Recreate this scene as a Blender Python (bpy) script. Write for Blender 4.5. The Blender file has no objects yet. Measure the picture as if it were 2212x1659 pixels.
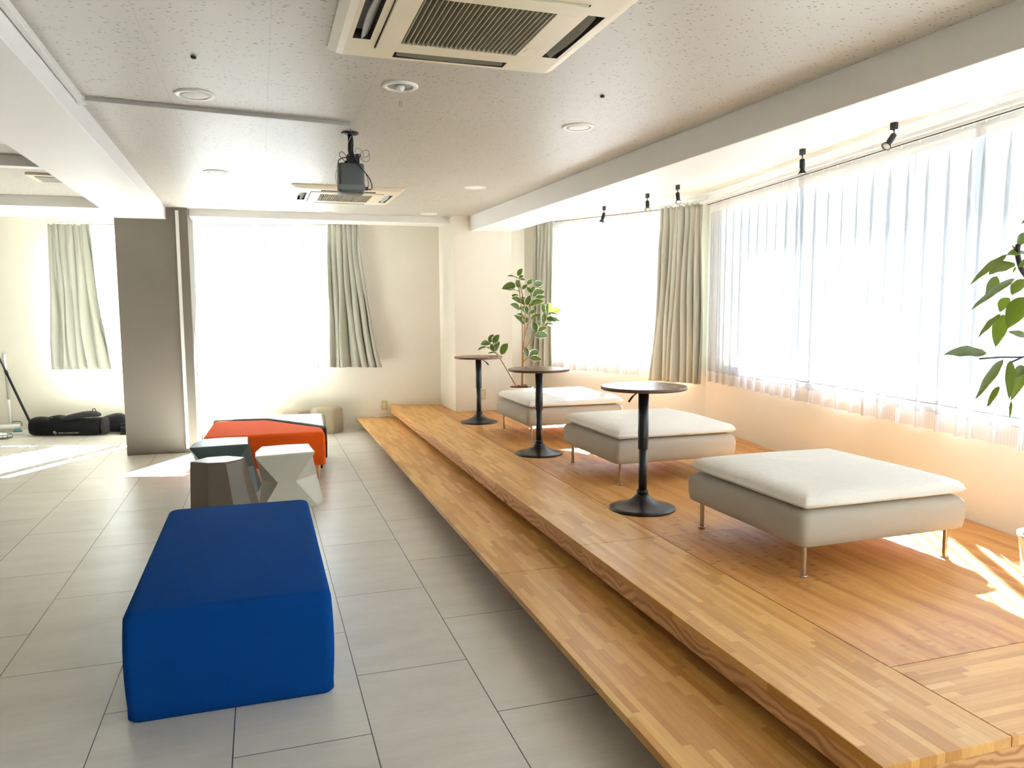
import bpy, bmesh, math, random
from mathutils import Vector, Matrix, Euler
PI = math.pi
random.seed(7)
SC = bpy.context.scene
COL = SC.collection

# ---------------------------------------------------------------- camera
def make_camera():
    yaw, pitch, roll = 0.31631, 0.09991, -0.00559
    cy, sy, cp, sp = math.cos(yaw), math.sin(yaw), math.cos(pitch), math.sin(pitch)
    F = Vector((sy * cp, cy * cp, -sp)); R = Vector((cy, -sy, 0)); U = R.cross(F)
    R2 = R * math.cos(roll) + U * math.sin(roll)
    U2 = -R * math.sin(roll) + U * math.cos(roll)
    cam = bpy.data.cameras.new('camera'); o = bpy.data.objects.new('camera', cam); COL.objects.link(o)
    o.matrix_world = Matrix(((R2.x, U2.x, -F.x, 0), (R2.y, U2.y, -F.y, 0), (R2.z, U2.z, -F.z, 1.5), (0, 0, 0, 1)))
    cam.sensor_width = 36; cam.lens = 1655.49 / 2212 * 36; cam.clip_start = 0.05; cam.clip_end = 200
    SC.camera = o
make_camera()

# ---------------------------------------------------------------- light
world = bpy.data.worlds.new('sky'); SC.world = world; world.use_nodes = True
wn = world.node_tree.nodes; wl = world.node_tree.links
bg = wn['Background']
SKY_STRENGTH = 1.0
tc = wn.new('ShaderNodeTexCoord'); sep = wn.new('ShaderNodeSeparateXYZ'); rp = wn.new('ShaderNodeValToRGB')
wl.new(tc.outputs['Generated'], sep.inputs[0]); wl.new(sep.outputs['Z'], rp.inputs[0]); wl.new(rp.outputs[0], bg.inputs['Color'])
rp.color_ramp.elements[0].position = 0.0; rp.color_ramp.elements[0].color = (0.76, 0.84, 0.92, 1)
rp.color_ramp.elements[1].position = 0.6; rp.color_ramp.elements[1].color = (0.72, 0.87, 1.0, 1)
bg.inputs['Strength'].default_value = SKY_STRENGTH
SUN_AZ, SUN_EL = math.radians(30.5), math.radians(40)
sl = bpy.data.lights.new('sun', 'SUN'); sl.energy = 78.0; sl.angle = math.radians(0.6); sl.color = (0.92, 0.955, 1.0)
so = bpy.data.objects.new('sun', sl); COL.objects.link(so)
sd = Vector((math.sin(SUN_AZ) * math.cos(SUN_EL), math.cos(SUN_AZ) * math.cos(SUN_EL), math.sin(SUN_EL)))
so.rotation_euler = sd.to_track_quat('Z', 'Y').to_euler(); so.location = (8, 16, 9)
SC.view_settings.view_transform = 'Standard'; SC.view_settings.look = 'None'
SC.view_settings.exposure = 3.3; SC.view_settings.gamma = 1.0; SC.view_settings.use_curve_mapping = False
SC.cycles.use_denoising = True
SC.cycles.max_bounces = 12; SC.cycles.diffuse_bounces = 7; SC.cycles.glossy_bounces = 4
SC.cycles.transmission_bounces = 8; SC.cycles.transparent_max_bounces = 24
SC.cycles.sample_clamp_indirect = 12.0; SC.cycles.caustics_reflective = False; SC.cycles.caustics_refractive = False

# ---------------------------------------------------------------- mesh helpers
class MB:
    def __init__(s): s.v = []; s.f = []; s.uv = {}
    def add(s, vs, fs):
        b = len(s.v); s.v += [tuple(p) for p in vs]; s.f += [tuple(b + i for i in f) for f in fs]; return b
    def box(s, x0, y0, z0, x1, y1, z1):
        s.add([(x0, y0, z0), (x1, y0, z0), (x1, y1, z0), (x0, y1, z0), (x0, y0, z1), (x1, y0, z1), (x1, y1, z1), (x0, y1, z1)],
              [(0, 3, 2, 1), (4, 5, 6, 7), (0, 1, 5, 4), (1, 2, 6, 5), (2, 3, 7, 6), (3, 0, 4, 7)]); return s
    def prism(s, poly, z0, z1):
        n = len(poly)
        a = sum(poly[i][0] * poly[(i + 1) % n][1] - poly[(i + 1) % n][0] * poly[i][1] for i in range(n))
        if a < 0: poly = poly[::-1]
        s.add([(x, y, z0) for x, y in poly] + [(x, y, z1) for x, y in poly],
              [tuple(range(n))[::-1], tuple(range(n, 2 * n))] + [(i, (i + 1) % n, n + (i + 1) % n, n + i) for i in range(n)]); return s
    def loft(s, rings, cap=True, closed=True):
        n = len(rings[0]); vs = [p for r in rings for p in r]; fs = []
        for k in range(len(rings) - 1):
            for i in range(n if closed else n - 1):
                j = (i + 1) % n; fs.append((k * n + i, k * n + j, (k + 1) * n + j, (k + 1) * n + i))
        if cap: fs += [tuple(range(n))[::-1], tuple(range((len(rings) - 1) * n, len(rings) * n))]
        s.add(vs, fs); return s
    def lathe(s, prof, cx=0, cy=0, n=40, cap=True, z=0):
        return s.loft([[(cx + r * math.cos(2 * PI * i / n), cy + r * math.sin(2 * PI * i / n), z + h) for i in range(n)] for r, h in prof], cap)
    def tube(s, pts, r, n=8, cap=True):
        pts = [Vector(p) for p in pts]; rings = []; up = Vector((0.13, 0.27, 1)).normalized()
        for i, p in enumerate(pts):
            d = (pts[min(i + 1, len(pts) - 1)] - pts[max(i - 1, 0)]).normalized()
            a = d.cross(up)
            if a.length < 1e-3: a = d.cross(Vector((1, 0, 0)))
            a.normalize(); b = a.cross(d).normalized(); up = b
            rr = r[i] if isinstance(r, (list, tuple)) else r
            rings.append([p + (a * math.cos(2 * PI * k / n) + b * math.sin(2 * PI * k / n)) * rr for k in range(n)])
        return s.loft(rings, cap)
    def build(s, name, mat, parent=None, smooth=False, bevel=0, seg=2, sub=0, loc=None, rotz=None, solid=0, wn=False):
        me = bpy.data.meshes.new(name); me.from_pydata(s.v, [], s.f); me.update()
        bm = bmesh.new(); bm.from_mesh(me); bmesh.ops.recalc_face_normals(bm, faces=bm.faces) if not s.uv else None
        bm.to_mesh(me); bm.free()
        if s.uv:
            l = me.uv_layers.new(name='uv')
            for lp in me.loops: l.data[lp.index].uv = s.uv.get(lp.vertex_index, (0, 0))
        o = bpy.data.objects.new(name, me); COL.objects.link(o)
        for m in (mat if isinstance(mat, (list, tuple)) else [mat]): me.materials.append(m)
        if parent: o.parent = parent
        if loc is not None: o.location = loc
        if rotz is not None: o.rotation_euler = (0, 0, rotz)
        if solid:
            md = o.modifiers.new('s', 'SOLIDIFY'); md.thickness = solid; md.offset = 0
        if bevel:
            md = o.modifiers.new('b', 'BEVEL'); md.width = bevel; md.segments = seg; md.limit_method = 'ANGLE'; md.angle_limit = math.radians(35)
        if sub:
            md = o.modifiers.new('u', 'SUBSURF'); md.levels = sub; md.render_levels = sub
        if smooth:
            for p in me.polygons: p.use_smooth = True
        if bevel and not smooth:
            for p in me.polygons: p.use_smooth = True
            md = o.modifiers.new('w', 'WEIGHTED_NORMAL')
        return o
def smooth_path(pts, k=6):
    pts = [Vector(p) for p in pts]; out = []
    P = [pts[0]] + pts + [pts[-1]]
    for i in range(1, len(P) - 2):
        for j in range(k):
            t = j / k; a, b, c, d = P[i - 1], P[i], P[i + 1], P[i + 2]
            out.append(0.5 * ((2 * b) + (c - a) * t + (2 * a - 5 * b + 4 * c - d) * t * t + (-a + 3 * b - 3 * c + d) * t ** 3))
    out.append(pts[-1]); return out
def rrect(x0, y0, x1, y1, r, n=4):
    out = []
    for cx, cy, a in ((x1 - r, y1 - r, 0), (x0 + r, y1 - r, 90), (x0 + r, y0 + r, 180), (x1 - r, y0 + r, 270)):
        for k in range(n + 1):
            t = math.radians(a + 90 * k / n); out.append((cx + r * math.cos(t), cy + r * math.sin(t)))
    return out
def tag(o, label, cat, group=None, kind=None):
    if label: o['label'] = label
    if cat: o['category'] = cat
    if group: o['group'] = group
    if kind: o['kind'] = kind
    return o
def thing(name, label, cat, loc=(0, 0, 0), rotz=0, group=None):
    o = bpy.data.objects.new(name, None); COL.objects.link(o); o.location = loc; o.rotation_euler = (0, 0, rotz)
    o.empty_display_size = 0.1
    return tag(o, label, cat, group)
def struct(o, label=None):
    o['kind'] = 'structure'
    if label: o['label'] = label
    return o
def dup(root, loc, rotz, label, group=None):
    r = root.copy(); COL.objects.link(r); r.location = loc; r.rotation_euler = (0, 0, rotz)
    r['label'] = label
    if group: r['group'] = group
    def rec(a, b):
        for ch in list(a.children):
            c = ch.copy(); COL.objects.link(c); c.parent = b; rec(ch, c)
    rec(root, r); return r

# ---------------------------------------------------------------- material helpers
class NT:
    def __init__(s, name):
        s.m = bpy.data.materials.new(name); s.m.use_nodes = True; s.t = s.m.node_tree
        s.p = s.t.nodes['Principled BSDF']; s.out = s.t.nodes['Material Output']
        s.tc = s.t.nodes.new('ShaderNodeTexCoord')
    def n(s, typ, ins=None, **props):
        nd = s.t.nodes.new('ShaderNode' + typ)
        for k, v in props.items(): setattr(nd, k, v)
        for k, v in (ins or {}).items(): s.set(nd.inputs[k], v)
        return nd
    def set(s, sock, v):
        if isinstance(v, bpy.types.NodeSocket): s.t.links.new(v, sock)
        else: sock.default_value = v
    def math(s, op, a, b=0.0, c=0.0):
        nd = s.n('Math', operation=op); s.set(nd.inputs[0], a); s.set(nd.inputs[1], b); s.set(nd.inputs[2], c); return nd.outputs[0]
    def mix(s, f, a, b, mode='MIX'):
        nd = s.n('Mix', data_type='RGBA', blend_type=mode); s.set(nd.inputs[0], f); s.set(nd.inputs[6], a); s.set(nd.inputs[7], b); return nd.outputs[2]
    def ramp(s, f, stops):
        nd = s.n('ValToRGB'); s.set(nd.inputs[0], f); cr = nd.color_ramp
        while len(cr.elements) < len(stops): cr.elements.new(0.5)
        for e, (p, c) in zip(cr.elements, stops): e.position = p; e.color = tuple(c) + ((1,) if len(c) == 3 else ())
        return nd.outputs[0]
    def noise(s, vec, scale, detail=4, rough=0.5, dim='3D'):
        nd = s.n('TexNoise', {'Scale': scale, 'Detail': detail, 'Roughness': rough}, noise_dimensions=dim)
        if vec is not None: s.set(nd.inputs['Vector'], vec)
        return nd.outputs['Fac']
    def mapping(s, vec, scale=(1, 1, 1), rot=(0, 0, 0), loc=(0, 0, 0)):
        nd = s.n('Mapping', {'Scale': scale, 'Rotation': rot, 'Location': loc}); s.set(nd.inputs['Vector'], vec); return nd.outputs[0]
    def xyz(s, vec):
        nd = s.n('SeparateXYZ'); s.set(nd.inputs[0], vec); return nd.outputs
    def comb(s, x, y, z):
        nd = s.n('CombineXYZ'); s.set(nd.inputs[0], x); s.set(nd.inputs[1], y); s.set(nd.inputs[2], z); return nd.outputs[0]
    def bump(s, h, strength=0.2, dist=0.01):
        nd = s.n('Bump', {'Strength': strength, 'Distance': dist}); s.set(nd.inputs['Height'], h); s.t.links.new(nd.outputs[0], s.p.inputs['Normal']); return nd
    def base(s, c): s.set(s.p.inputs['Base Color'], c if isinstance(c, bpy.types.NodeSocket) or len(c) == 4 else tuple(c) + (1,))
    def sh(s, **k):
        for a, b in k.items(): s.set(s.p.inputs[a.replace('_', ' ')], b)
def c4(c): return tuple(c) + (1,)
def srgb(r, g, b):
    f = lambda v: (v / 255 / 12.92) if v <= 10.3 else ((v / 255 + 0.055) / 1.055) ** 2.4
    return (f(r), f(g), f(b))
def plain(name, col, rough=0.5, metal=0.0, var=0.04, vs=3.0, bs=0.0, bscale=200.0, spec=0.5):
    n = NT(name); g = n.tc.outputs['Object']
    f = n.noise(g, vs, 3)
    n.base(n.mix(f, c4([max(0, c * (1 - var)) for c in col]), c4([min(1, c * (1 + var)) for c in col])))
    n.sh(Roughness=rough, Metallic=metal); n.p.inputs['Specular IOR Level'].default_value = spec
    if bs: n.bump(n.noise(g, bscale, 2), bs, 0.002)
    return n.m
def fabric(name, col, var=0.12, weave=900.0, bs=0.25, sheen=0.3, rough=0.95, wrinkle=0.0, wscale=6.0, transl=0.0):
    n = NT(name); g = n.tc.outputs['Object']
    w = n.noise(n.mapping(g, (1, 1, 1)), weave, 2, 0.6); big = n.noise(g, 5.0, 4)
    f = n.math('ADD', n.math('MULTIPLY', w, 0.5), n.math('MULTIPLY', big, 0.5))
    n.base(n.mix(f, c4([c * (1 - var) for c in col]), c4([min(1, c * (1 + var)) for c in col])))
    n.sh(Roughness=rough); n.p.inputs['Sheen Weight'].default_value = sheen; n.p.inputs['Specular IOR Level'].default_value = 0.08
    h = w
    if wrinkle:
        wr = n.noise(n.mapping(g, (1.0, 2.2, 1.0)), wscale, 5, 0.55)
        h = n.math('ADD', n.math('MULTIPLY', w, 0.04), n.math('MULTIPLY', wr, wrinkle)); n.bump(h, 1.0, 0.03)
    else: n.bump(h, bs, 0.002)
    if transl:
        tr = n.n('BsdfTranslucent', {'Color': c4(col)}); mx = n.n('MixShader', {0: transl})
        n.t.links.new(n.p.outputs[0], mx.inputs[1]); n.t.links.new(tr.outputs[0], mx.inputs[2]); n.t.links.new(mx.outputs[0], n.out.inputs[0])
    return n.m

def mat_floor():
    n = NT('pvc_floor_tile'); g = n.tc.outputs['Object']; x, y, z = n.xyz(g)
    u = n.math('ADD', y, -3.508 + 0.45125); v = n.math('ADD', x, 1.0696)
    br = n.n('TexBrick', {'Color1': (0.0, 0, 0, 1), 'Color2': (1, 1, 1, 1), 'Mortar': (0.5, 0.5, 0.5, 1), 'Scale': 1.0, 'Mortar Size': 0.0022,
                          'Mortar Smooth': 0.1, 'Bias': 0.0, 'Brick Width': 0.9025, 'Row Height': 0.4646}, offset=0.5, offset_frequency=2)
    n.set(br.inputs['Vector'], n.comb(u, v, 0.0))
    cloud = n.noise(n.mapping(g, (1.4, 3.2, 1)), 1.6, 6, 0.62)
    scr = n.noise(n.mapping(g, (2.0, 28.0, 1)), 2.0, 4, 0.7)
    t = n.math('ADD', n.math('MULTIPLY', cloud, 0.6), n.math('MULTIPLY', scr, 0.3))
    t = n.math('ADD', t, n.math('MULTIPLY', br.outputs['Color'], 0.10))
    col = n.ramp(t, [(0.25, srgb(194, 188, 177)), (0.55, srgb(213, 208, 199)), (0.8, srgb(226, 222, 214))])
    n.base(n.mix(br.outputs['Fac'], col, c4(srgb(62, 62, 74))))
    n.set(n.p.inputs['Roughness'], n.math('ADD', n.math('MULTIPLY', scr, 0.18), 0.24))
    n.p.inputs['Specular IOR Level'].default_value = 0.5
    n.bump(n.math('SUBTRACT', n.math('MULTIPLY', cloud, 0.2), br.outputs['Fac']), 0.25, 0.002)
    return n.m
def mat_ceiling():
    n = NT('acoustic_ceiling_board'); g = n.tc.outputs['Object']; x, y, z = n.xyz(g)
    br = n.n('TexBrick', {'Color1': (0, 0, 0, 1), 'Color2': (1, 1, 1, 1), 'Mortar': (0.5, 0.5, 0.5, 1), 'Scale': 1.0, 'Mortar Size': 0.0018,
                          'Mortar Smooth': 0.2, 'Bias': 0.0, 'Brick Width': 0.91, 'Row Height': 0.455}, offset=0.5, offset_frequency=2)
    n.set(br.inputs['Vector'], n.comb(n.math('ADD', y, 0.31), n.math('ADD', x, 0.38 + 4.55), 0.0))
    wob = n.n('TexNoise', {'Scale': 30.0, 'Detail': 2.0}); n.set(wob.inputs['Vector'], g)
    gv = n.mapping(g, (1, 2.1, 1), (0, 0, 0.5))
    vo = n.n('TexVoronoi', {'Scale': 34.0, 'Randomness': 1.0}, feature='F1'); n.set(vo.inputs['Vector'], gv)
    sel = n.xyz(vo.outputs['Color'])[0]
    rad = n.math('MULTIPLY', n.math('GREATER_THAN', sel, 0.42), n.math('ADD', n.math('MULTIPLY', sel, 0.20), 0.04))
    pit = n.math('LESS_THAN', n.math('ADD', vo.outputs['Distance'], n.math('MULTIPLY', wob.outputs['Fac'], 0.15)), n.math('ADD', rad, 0.10))
    col = n.mix(n.noise(g, 1.1, 4), c4(srgb(174, 170, 159)), c4(srgb(186, 182, 171)))
    col = n.mix(n.math('MULTIPLY', br.outputs['Color'], 0.05), col, c4(srgb(200, 194, 184)))
    col = n.mix(n.math('MULTIPLY', pit, 0.85), col, c4(srgb(92, 86, 78)))
    n.base(n.mix(n.math('MULTIPLY', br.outputs['Fac'], 0.45), col, c4(srgb(150, 145, 135))))
    n.sh(Roughness=0.42); n.p.inputs['Specular IOR Level'].default_value = 0.55
    n.bump(n.math('SUBTRACT', 1.0, n.math('MAXIMUM', n.math('MULTIPLY', pit, 0.8), br.outputs['Fac'])), 0.5, 0.003)
    return n.m
def mat_laminated(name, axis='y', c_lo=srgb(180, 124, 58), c_mid=srgb(214, 160, 86), c_hi=srgb(236, 192, 120), strip=0.029, length=0.30, rough=0.36):
    n = NT(name); g = n.tc.outputs['Object']; x, y, z = n.xyz(g)
    a, b = (x, y) if axis == 'y' else (y, x)
    row = n.math('FLOOR', n.math('DIVIDE', a, strip))
    wn_ = n.n('TexWhiteNoise', noise_dimensions='1D'); n.set(wn_.inputs['W'], row)
    cell = n.math('ADD', n.math('DIVIDE', b, length), n.math('MULTIPLY', wn_.outputs['Value'], 7.31))
    idx = n.math('FLOOR', cell)
    w2 = n.n('TexWhiteNoise', noise_dimensions='2D'); n.set(w2.inputs['Vector'], n.comb(row, idx, 0.0))
    r = w2.outputs['Value']
    sc = (34.0, 2.2, 8.0) if axis == 'y' else (2.2, 34.0, 8.0)
    off = n.n('VectorMath', operation='ADD'); n.set(off.inputs[0], g); n.set(off.inputs[1], n.comb(n.math('MULTIPLY', r, 13.0), n.math('MULTIPLY', r, 29.0), 0.0))
    grain = n.noise(n.mapping(off.outputs[0], sc), 2.4, 5, 0.62)
    fine = n.noise(n.mapping(off.outputs[0], tuple(q * 5 for q in sc)), 2.0, 3, 0.6)
    t = n.math('ADD', n.math('ADD', n.math('MULTIPLY', r, 0.36), 0.10), n.math('ADD', n.math('MULTIPLY', grain, 0.40), n.math('MULTIPLY', fine, 0.16)))
    col = n.ramp(t, [(0.22, c_lo), (0.55, c_mid), (0.86, c_hi)])
    fx = n.math('FRACT', n.math('DIVIDE', a, strip)); edge = n.math('LESS_THAN', fx, 0.03)
    fy = n.math('FRACT', cell); edge2 = n.math('LESS_THAN', fy, 0.005)
    e = n.math('MULTIPLY', n.math('MAXIMUM', edge, edge2), 0.28)
    n.base(n.mix(e, col, c4(srgb(130, 88, 48))))
    n.set(n.p.inputs['Roughness'], n.math('ADD', n.math('MULTIPLY', grain, 0.2), rough - 0.08))
    n.p.inputs['Specular IOR Level'].default_value = 0.4
    n.bump(n.math('ADD', n.math('MULTIPLY', fine, 0.4), grain), 0.18, 0.002)
    return n.m
def mat_ply():
    n = NT('softwood_plywood'); g = n.tc.outputs['Object']; x, y, z = n.xyz(g)
    px = n.math('DIVIDE', n.math('ADD', x, -1.95), 0.91); py = n.math('DIVIDE', n.math('ADD', y, -3.47), 1.82)
    w2 = n.n('TexWhiteNoise', noise_dimensions='2D'); n.set(w2.inputs['Vector'], n.comb(n.math('FLOOR', px), n.math('FLOOR', py), 0.0)); r = w2.outputs['Value']
    off = n.n('VectorMath', operation='ADD'); n.set(off.inputs[0], g); n.set(off.inputs[1], n.comb(n.math('MULTIPLY', r, 17.0), n.math('MULTIPLY', r, 5.0), 0.0))
    warp = n.n('TexNoise', {'Scale': 1.4, 'Detail': 2.0}); n.set(warp.inputs['Vector'], off.outputs[0])
    gv = n.n('VectorMath', operation='ADD'); n.set(gv.inputs[0], off.outputs[0]); sc_ = n.n('VectorMath', operation='SCALE'); n.set(sc_.inputs[0], warp.outputs['Color']); sc_.inputs['Scale'].default_value = 0.16
    n.set(gv.inputs[1], sc_.outputs[0])
    grain = n.noise(n.mapping(gv.outputs[0], (15.0, 0.9, 4.0)), 2.2, 6, 0.66)
    rings = n.n('TexWave', {'Scale': 2.2, 'Distortion': 14.0, 'Detail': 4.0, 'Detail Scale': 0.5, 'Detail Roughness': 0.6}, wave_type='BANDS', bands_direction='X'); n.set(rings.inputs['Vector'], n.mapping(gv.outputs[0], (1.0, 0.10, 1)))
    t = n.math('ADD', n.math('MULTIPLY', grain, 0.85), n.math('MULTIPLY', rings.outputs['Fac'], 0.13))
    t = n.math('ADD', t, n.math('MULTIPLY', n.math('SUBTRACT', r, 0.5), 0.16))
    col = n.ramp(t, [(0.25, srgb(172, 112, 54)), (0.5, srgb(205, 146, 80)), (0.78, srgb(228, 178, 112))])
    # knots / dents: pairs of dark spots in loose rows
    vo = n.n('TexVoronoi', {'Scale': 11.0, 'Randomness': 0.7}, feature='F1'); n.set(vo.inputs['Vector'], n.mapping(g, (1.0, 1.6, 1.0)))
    dn = n.math('ADD', vo.outputs['Distance'], n.math('MULTIPLY', n.noise(g, 40.0, 3), 0.16))
    spot = n.ramp(dn, [(0.05, (1, 1, 1)), (0.36, (0, 0, 0))])
    msk = n.ramp(n.noise(g, 0.9, 2), [(0.42, (0, 0, 0)), (0.56, (1, 1, 1))])
    col = n.mix(n.math('MULTIPLY', n.math('MULTIPLY', spot, msk), 0.8), col, c4(srgb(120, 74, 52)))
    vk = n.n('TexVoronoi', {'Scale': 2.6, 'Randomness': 1.0}, feature='F1'); n.set(vk.inputs['Vector'], n.mapping(g, (1.0, 0.8, 1.0)))
    kn = n.math('LESS_THAN', vk.outputs['Distance'], 0.018)
    col = n.mix(n.math('MULTIPLY', kn, 0.85), col, c4(srgb(48, 30, 22)))
    sx = n.math('LESS_THAN', n.math('FRACT', px), 0.0035); sy = n.math('LESS_THAN', n.math('FRACT', py), 0.0016)
    n.base(n.mix(n.math('MULTIPLY', n.math('MAXIMUM', sx, sy), 0.75), col, c4(srgb(88, 52, 30))))
    n.set(n.p.inputs['Roughness'], n.math('ADD', n.math('MULTIPLY', grain, 0.2), 0.34)); n.p.inputs['Specular IOR Level'].default_value = 0.4
    n.bump(grain, 0.15, 0.002)
    return n.m
def mat_riser():
    n = NT('knotty_fir_board'); g = n.tc.outputs['Object']
    warp = n.n('TexNoise', {'Scale': 3.0, 'Detail': 2.0}); n.set(warp.inputs['Vector'], g)
    sc_ = n.n('VectorMath', operation='SCALE'); n.set(sc_.inputs[0], warp.outputs['Color']); sc_.inputs['Scale'].default_value = 0.22
    gv = n.n('VectorMath', operation='ADD'); n.set(gv.inputs[0], g); n.set(gv.inputs[1], sc_.outputs[0])
    w = n.n('TexWave', {'Scale': 9.0, 'Distortion': 6.0, 'Detail': 2.0, 'Detail Scale': 1.0}, wave_type='BANDS', bands_direction='Z'); n.set(w.inputs['Vector'], n.mapping(gv.outputs[0], (1, 0.16, 1)))
    col = n.ramp(w.outputs['Fac'], [(0.05, srgb(190, 134, 84)), (0.5, srgb(212, 162, 108)), (0.95, srgb(222, 176, 124))])
    vk = n.n('TexVoronoi', {'Scale': 3.5, 'Randomness': 1.0}, feature='F1'); n.set(vk.inputs['Vector'], n.mapping(g, (1.0, 0.6, 1.0)))
    kn = n.ramp(vk.outputs['Distance'], [(0.05, (1, 1, 1)), (0.13, (0, 0, 0))])
    n.base(n.mix(n.math('MULTIPLY', kn, 0.8), col, c4(srgb(84, 48, 28)))); n.sh(Roughness=0.6)
    n.bump(w.outputs['Fac'], 0.2, 0.003)
    return n.m
def mat_sheer(name, transp, col=(0.95, 0.96, 0.97), stripes=True):
    n = NT(name); n.t.nodes.remove(n.p)
    uvx, uvy, _ = n.xyz(n.tc.outputs['UV'])
    st = n.math('MULTIPLY', n.math('ADD', n.math('SINE', n.math('MULTIPLY', uvx, 900.0)), 1.0), 0.5)
    tcol = n.n('BsdfTransparent', {'Color': (0.985, 0.99, 1.0, 1)})
    dif = n.n('BsdfDiffuse', {'Color': c4(col)}); trl = n.n('BsdfTranslucent', {'Color': c4(col)})
    m1 = n.n('MixShader', {0: 0.020}); n.t.links.new(dif.outputs[0], m1.inputs[1]); n.t.links.new(trl.outputs[0], m1.inputs[2])
    fac = n.math('SUBTRACT', 1.0 - transp + 0.04, n.math('MULTIPLY', st, 0.08 if stripes else 0.0))
    m2 = n.n('MixShader'); n.set(m2.inputs[0], fac); n.t.links.new(tcol.outputs[0], m2.inputs[1]); n.t.links.new(m1.outputs[0], m2.inputs[2])
    n.t.links.new(m2.outputs[0], n.out.inputs[0]); return n.m
def mat_glass():
    n = NT('window_glass'); n.t.nodes.remove(n.p)
    t = n.n('BsdfTransparent', {'Color': (0.95, 0.97, 0.97, 1)}); g = n.n('BsdfGlossy', {'Roughness': 0.02}); fr = n.n('Fresnel', {'IOR': 1.45})
    m = n.n('MixShader'); n.set(m.inputs[0], n.math('MULTIPLY', fr.outputs[0], 0.8)); n.t.links.new(t.outputs[0], m.inputs[1]); n.t.links.new(g.outputs[0], m.inputs[2]); n.t.links.new(m.outputs[0], n.out.inputs[0]); return n.m
def mat_leaf(name, dark, light, margin=None, transl=0.35):
    n = NT(name); u, v, _ = n.xyz(n.tc.outputs['UV']); g = n.tc.outputs['Object']
    a = n.math('ABSOLUTE', n.math('SUBTRACT', u, 0.5))
    vein = n.n('TexWave', {'Scale': 5.0, 'Distortion': 0.4}, wave_type='BANDS', bands_direction='Y'); n.set(vein.inputs['Vector'], n.comb(0.0, n.math('ADD', v, n.math('MULTIPLY', a, -0.5)), 0.0))
    col = n.mix(n.math('ADD', n.math('MULTIPLY', n.noise(g, 22.0, 3), 0.8), n.math('MULTIPLY', vein.outputs['Fac'], 0.2)), c4(dark), c4(light))
    col = n.mix(n.math('MULTIPLY', n.math('LESS_THAN', a, 0.018), 0.6), col, c4([min(1, c * 1.9 + 0.03) for c in light]))
    if margin:
        e = n.math('GREATER_THAN', n.math('ADD', a, n.math('MULTIPLY', n.math('SUBTRACT', n.noise(n.comb(u, n.math('MULTIPLY', v, 9.0), n.xyz(g)[0]), 3.0, 3), 0.5), 0.30)), 0.41)
        col = n.mix(e, col, c4(margin))
    n.base(col); n.sh(Roughness=0.38)
    n.bump(vein.outputs['Fac'], 0.15, 0.002)
    tr = n.n('BsdfTranslucent'); n.set(tr.inputs[0], n.mix(0.5, col, (0.45, 0.62, 0.05, 1))); mx = n.n('MixShader', {0: transl})
    n.t.links.new(n.p.outputs[0], mx.inputs[1]); n.t.links.new(tr.outputs[0], mx.inputs[2]); n.t.links.new(mx.outputs[0], n.out.inputs[0]); return n.m

M = {}
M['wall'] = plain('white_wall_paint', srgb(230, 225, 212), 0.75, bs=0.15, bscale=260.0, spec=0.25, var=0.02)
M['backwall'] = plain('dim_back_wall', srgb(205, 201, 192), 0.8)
M['beam'] = plain('white_beam_paint', srgb(234, 233, 230), 0.48, bs=0.08, bscale=14.0, spec=0.4, var=0.02)
M['ceil2'] = plain('painted_ceiling', srgb(226, 223, 212), 0.62, bs=0.05, bscale=30.0, spec=0.3, var=0.02)
M['column'] = plain('taupe_column_paint', srgb(121, 115, 103), 0.8, bs=0.3, bscale=320.0, spec=0.2, var=0.03)
M['floor'] = mat_floor(); M['ceiling'] = mat_ceiling(); M['ply'] = mat_ply(); M['riser'] = mat_riser()
M['lam'] = mat_laminated('laminated_board', 'y'); M['lamx'] = mat_laminated('laminated_cross_board', 'x')
M['sheer'] = mat_sheer('sheer_voile', 0.42, (0.56, 0.595, 0.64)); M['sheer_far'] = mat_sheer('sheer_voile_far', 0.30, (0.62, 0.63, 0.62)); M['sheer2'] = mat_sheer('sheer_voile_double', 0.2, (0.72, 0.705, 0.71)); M['glass'] = mat_glass()
M['drape'] = fabric('greige_drape_cloth', srgb(188, 189, 177), var=0.03, weave=700.0, bs=0.2, sheen=0.1, rough=0.8, transl=0.04)
M['alu'] = plain('aluminium_frame', srgb(150, 150, 148), 0.4, 0.7)
M['whiteplastic'] = plain('white_plastic', srgb(226, 225, 220), 0.38)
M['greyplastic'] = plain('grey_plastic', srgb(168, 166, 160), 0.42)
M['cream'] = plain('cream_plastic', srgb(222, 212, 186), 0.42)
M['outlet'] = plain('beige_outlet_plastic', srgb(196, 180, 132), 0.4)
M['blackmetal'] = plain('black_powdercoat', (0.012, 0.012, 0.013), 0.32, 0.0, bs=0.05, bscale=700.0)
M['black'] = plain('matt_black', (0.008, 0.008, 0.009), 0.5)
M['chrome'] = plain('brushed_steel', srgb(190, 184, 172), 0.24, 1.0)
M['darkslot'] = plain('dark_slot', (0.03, 0.028, 0.025), 0.7)
M['blue'] = fabric('blue_felt', srgb(8, 68, 142), var=0.12, weave=650.0, bs=0.3, sheen=0.0)
M['red'] = fabric('orange_felt', srgb(236, 92, 28), var=0.08, weave=650.0, bs=0.3, sheen=0.1)
M['leather'] = plain('dark_green_leather', srgb(52, 56, 36), 0.28, spec=0.6, bs=0.1, bscale=90.0)
M['linen'] = fabric('white_linen', srgb(240, 235, 226), var=0.05, weave=800.0, bs=0.3, sheen=0.1, wrinkle=0.5, wscale=6.0)
M['ottofab'] = fabric('shade_toned_upholstery', srgb(182, 176, 165), var=0.04, weave=900.0, bs=0.3, sheen=0.1)  # base cloth greyed below the cushion white to carry shade on the sides
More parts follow.
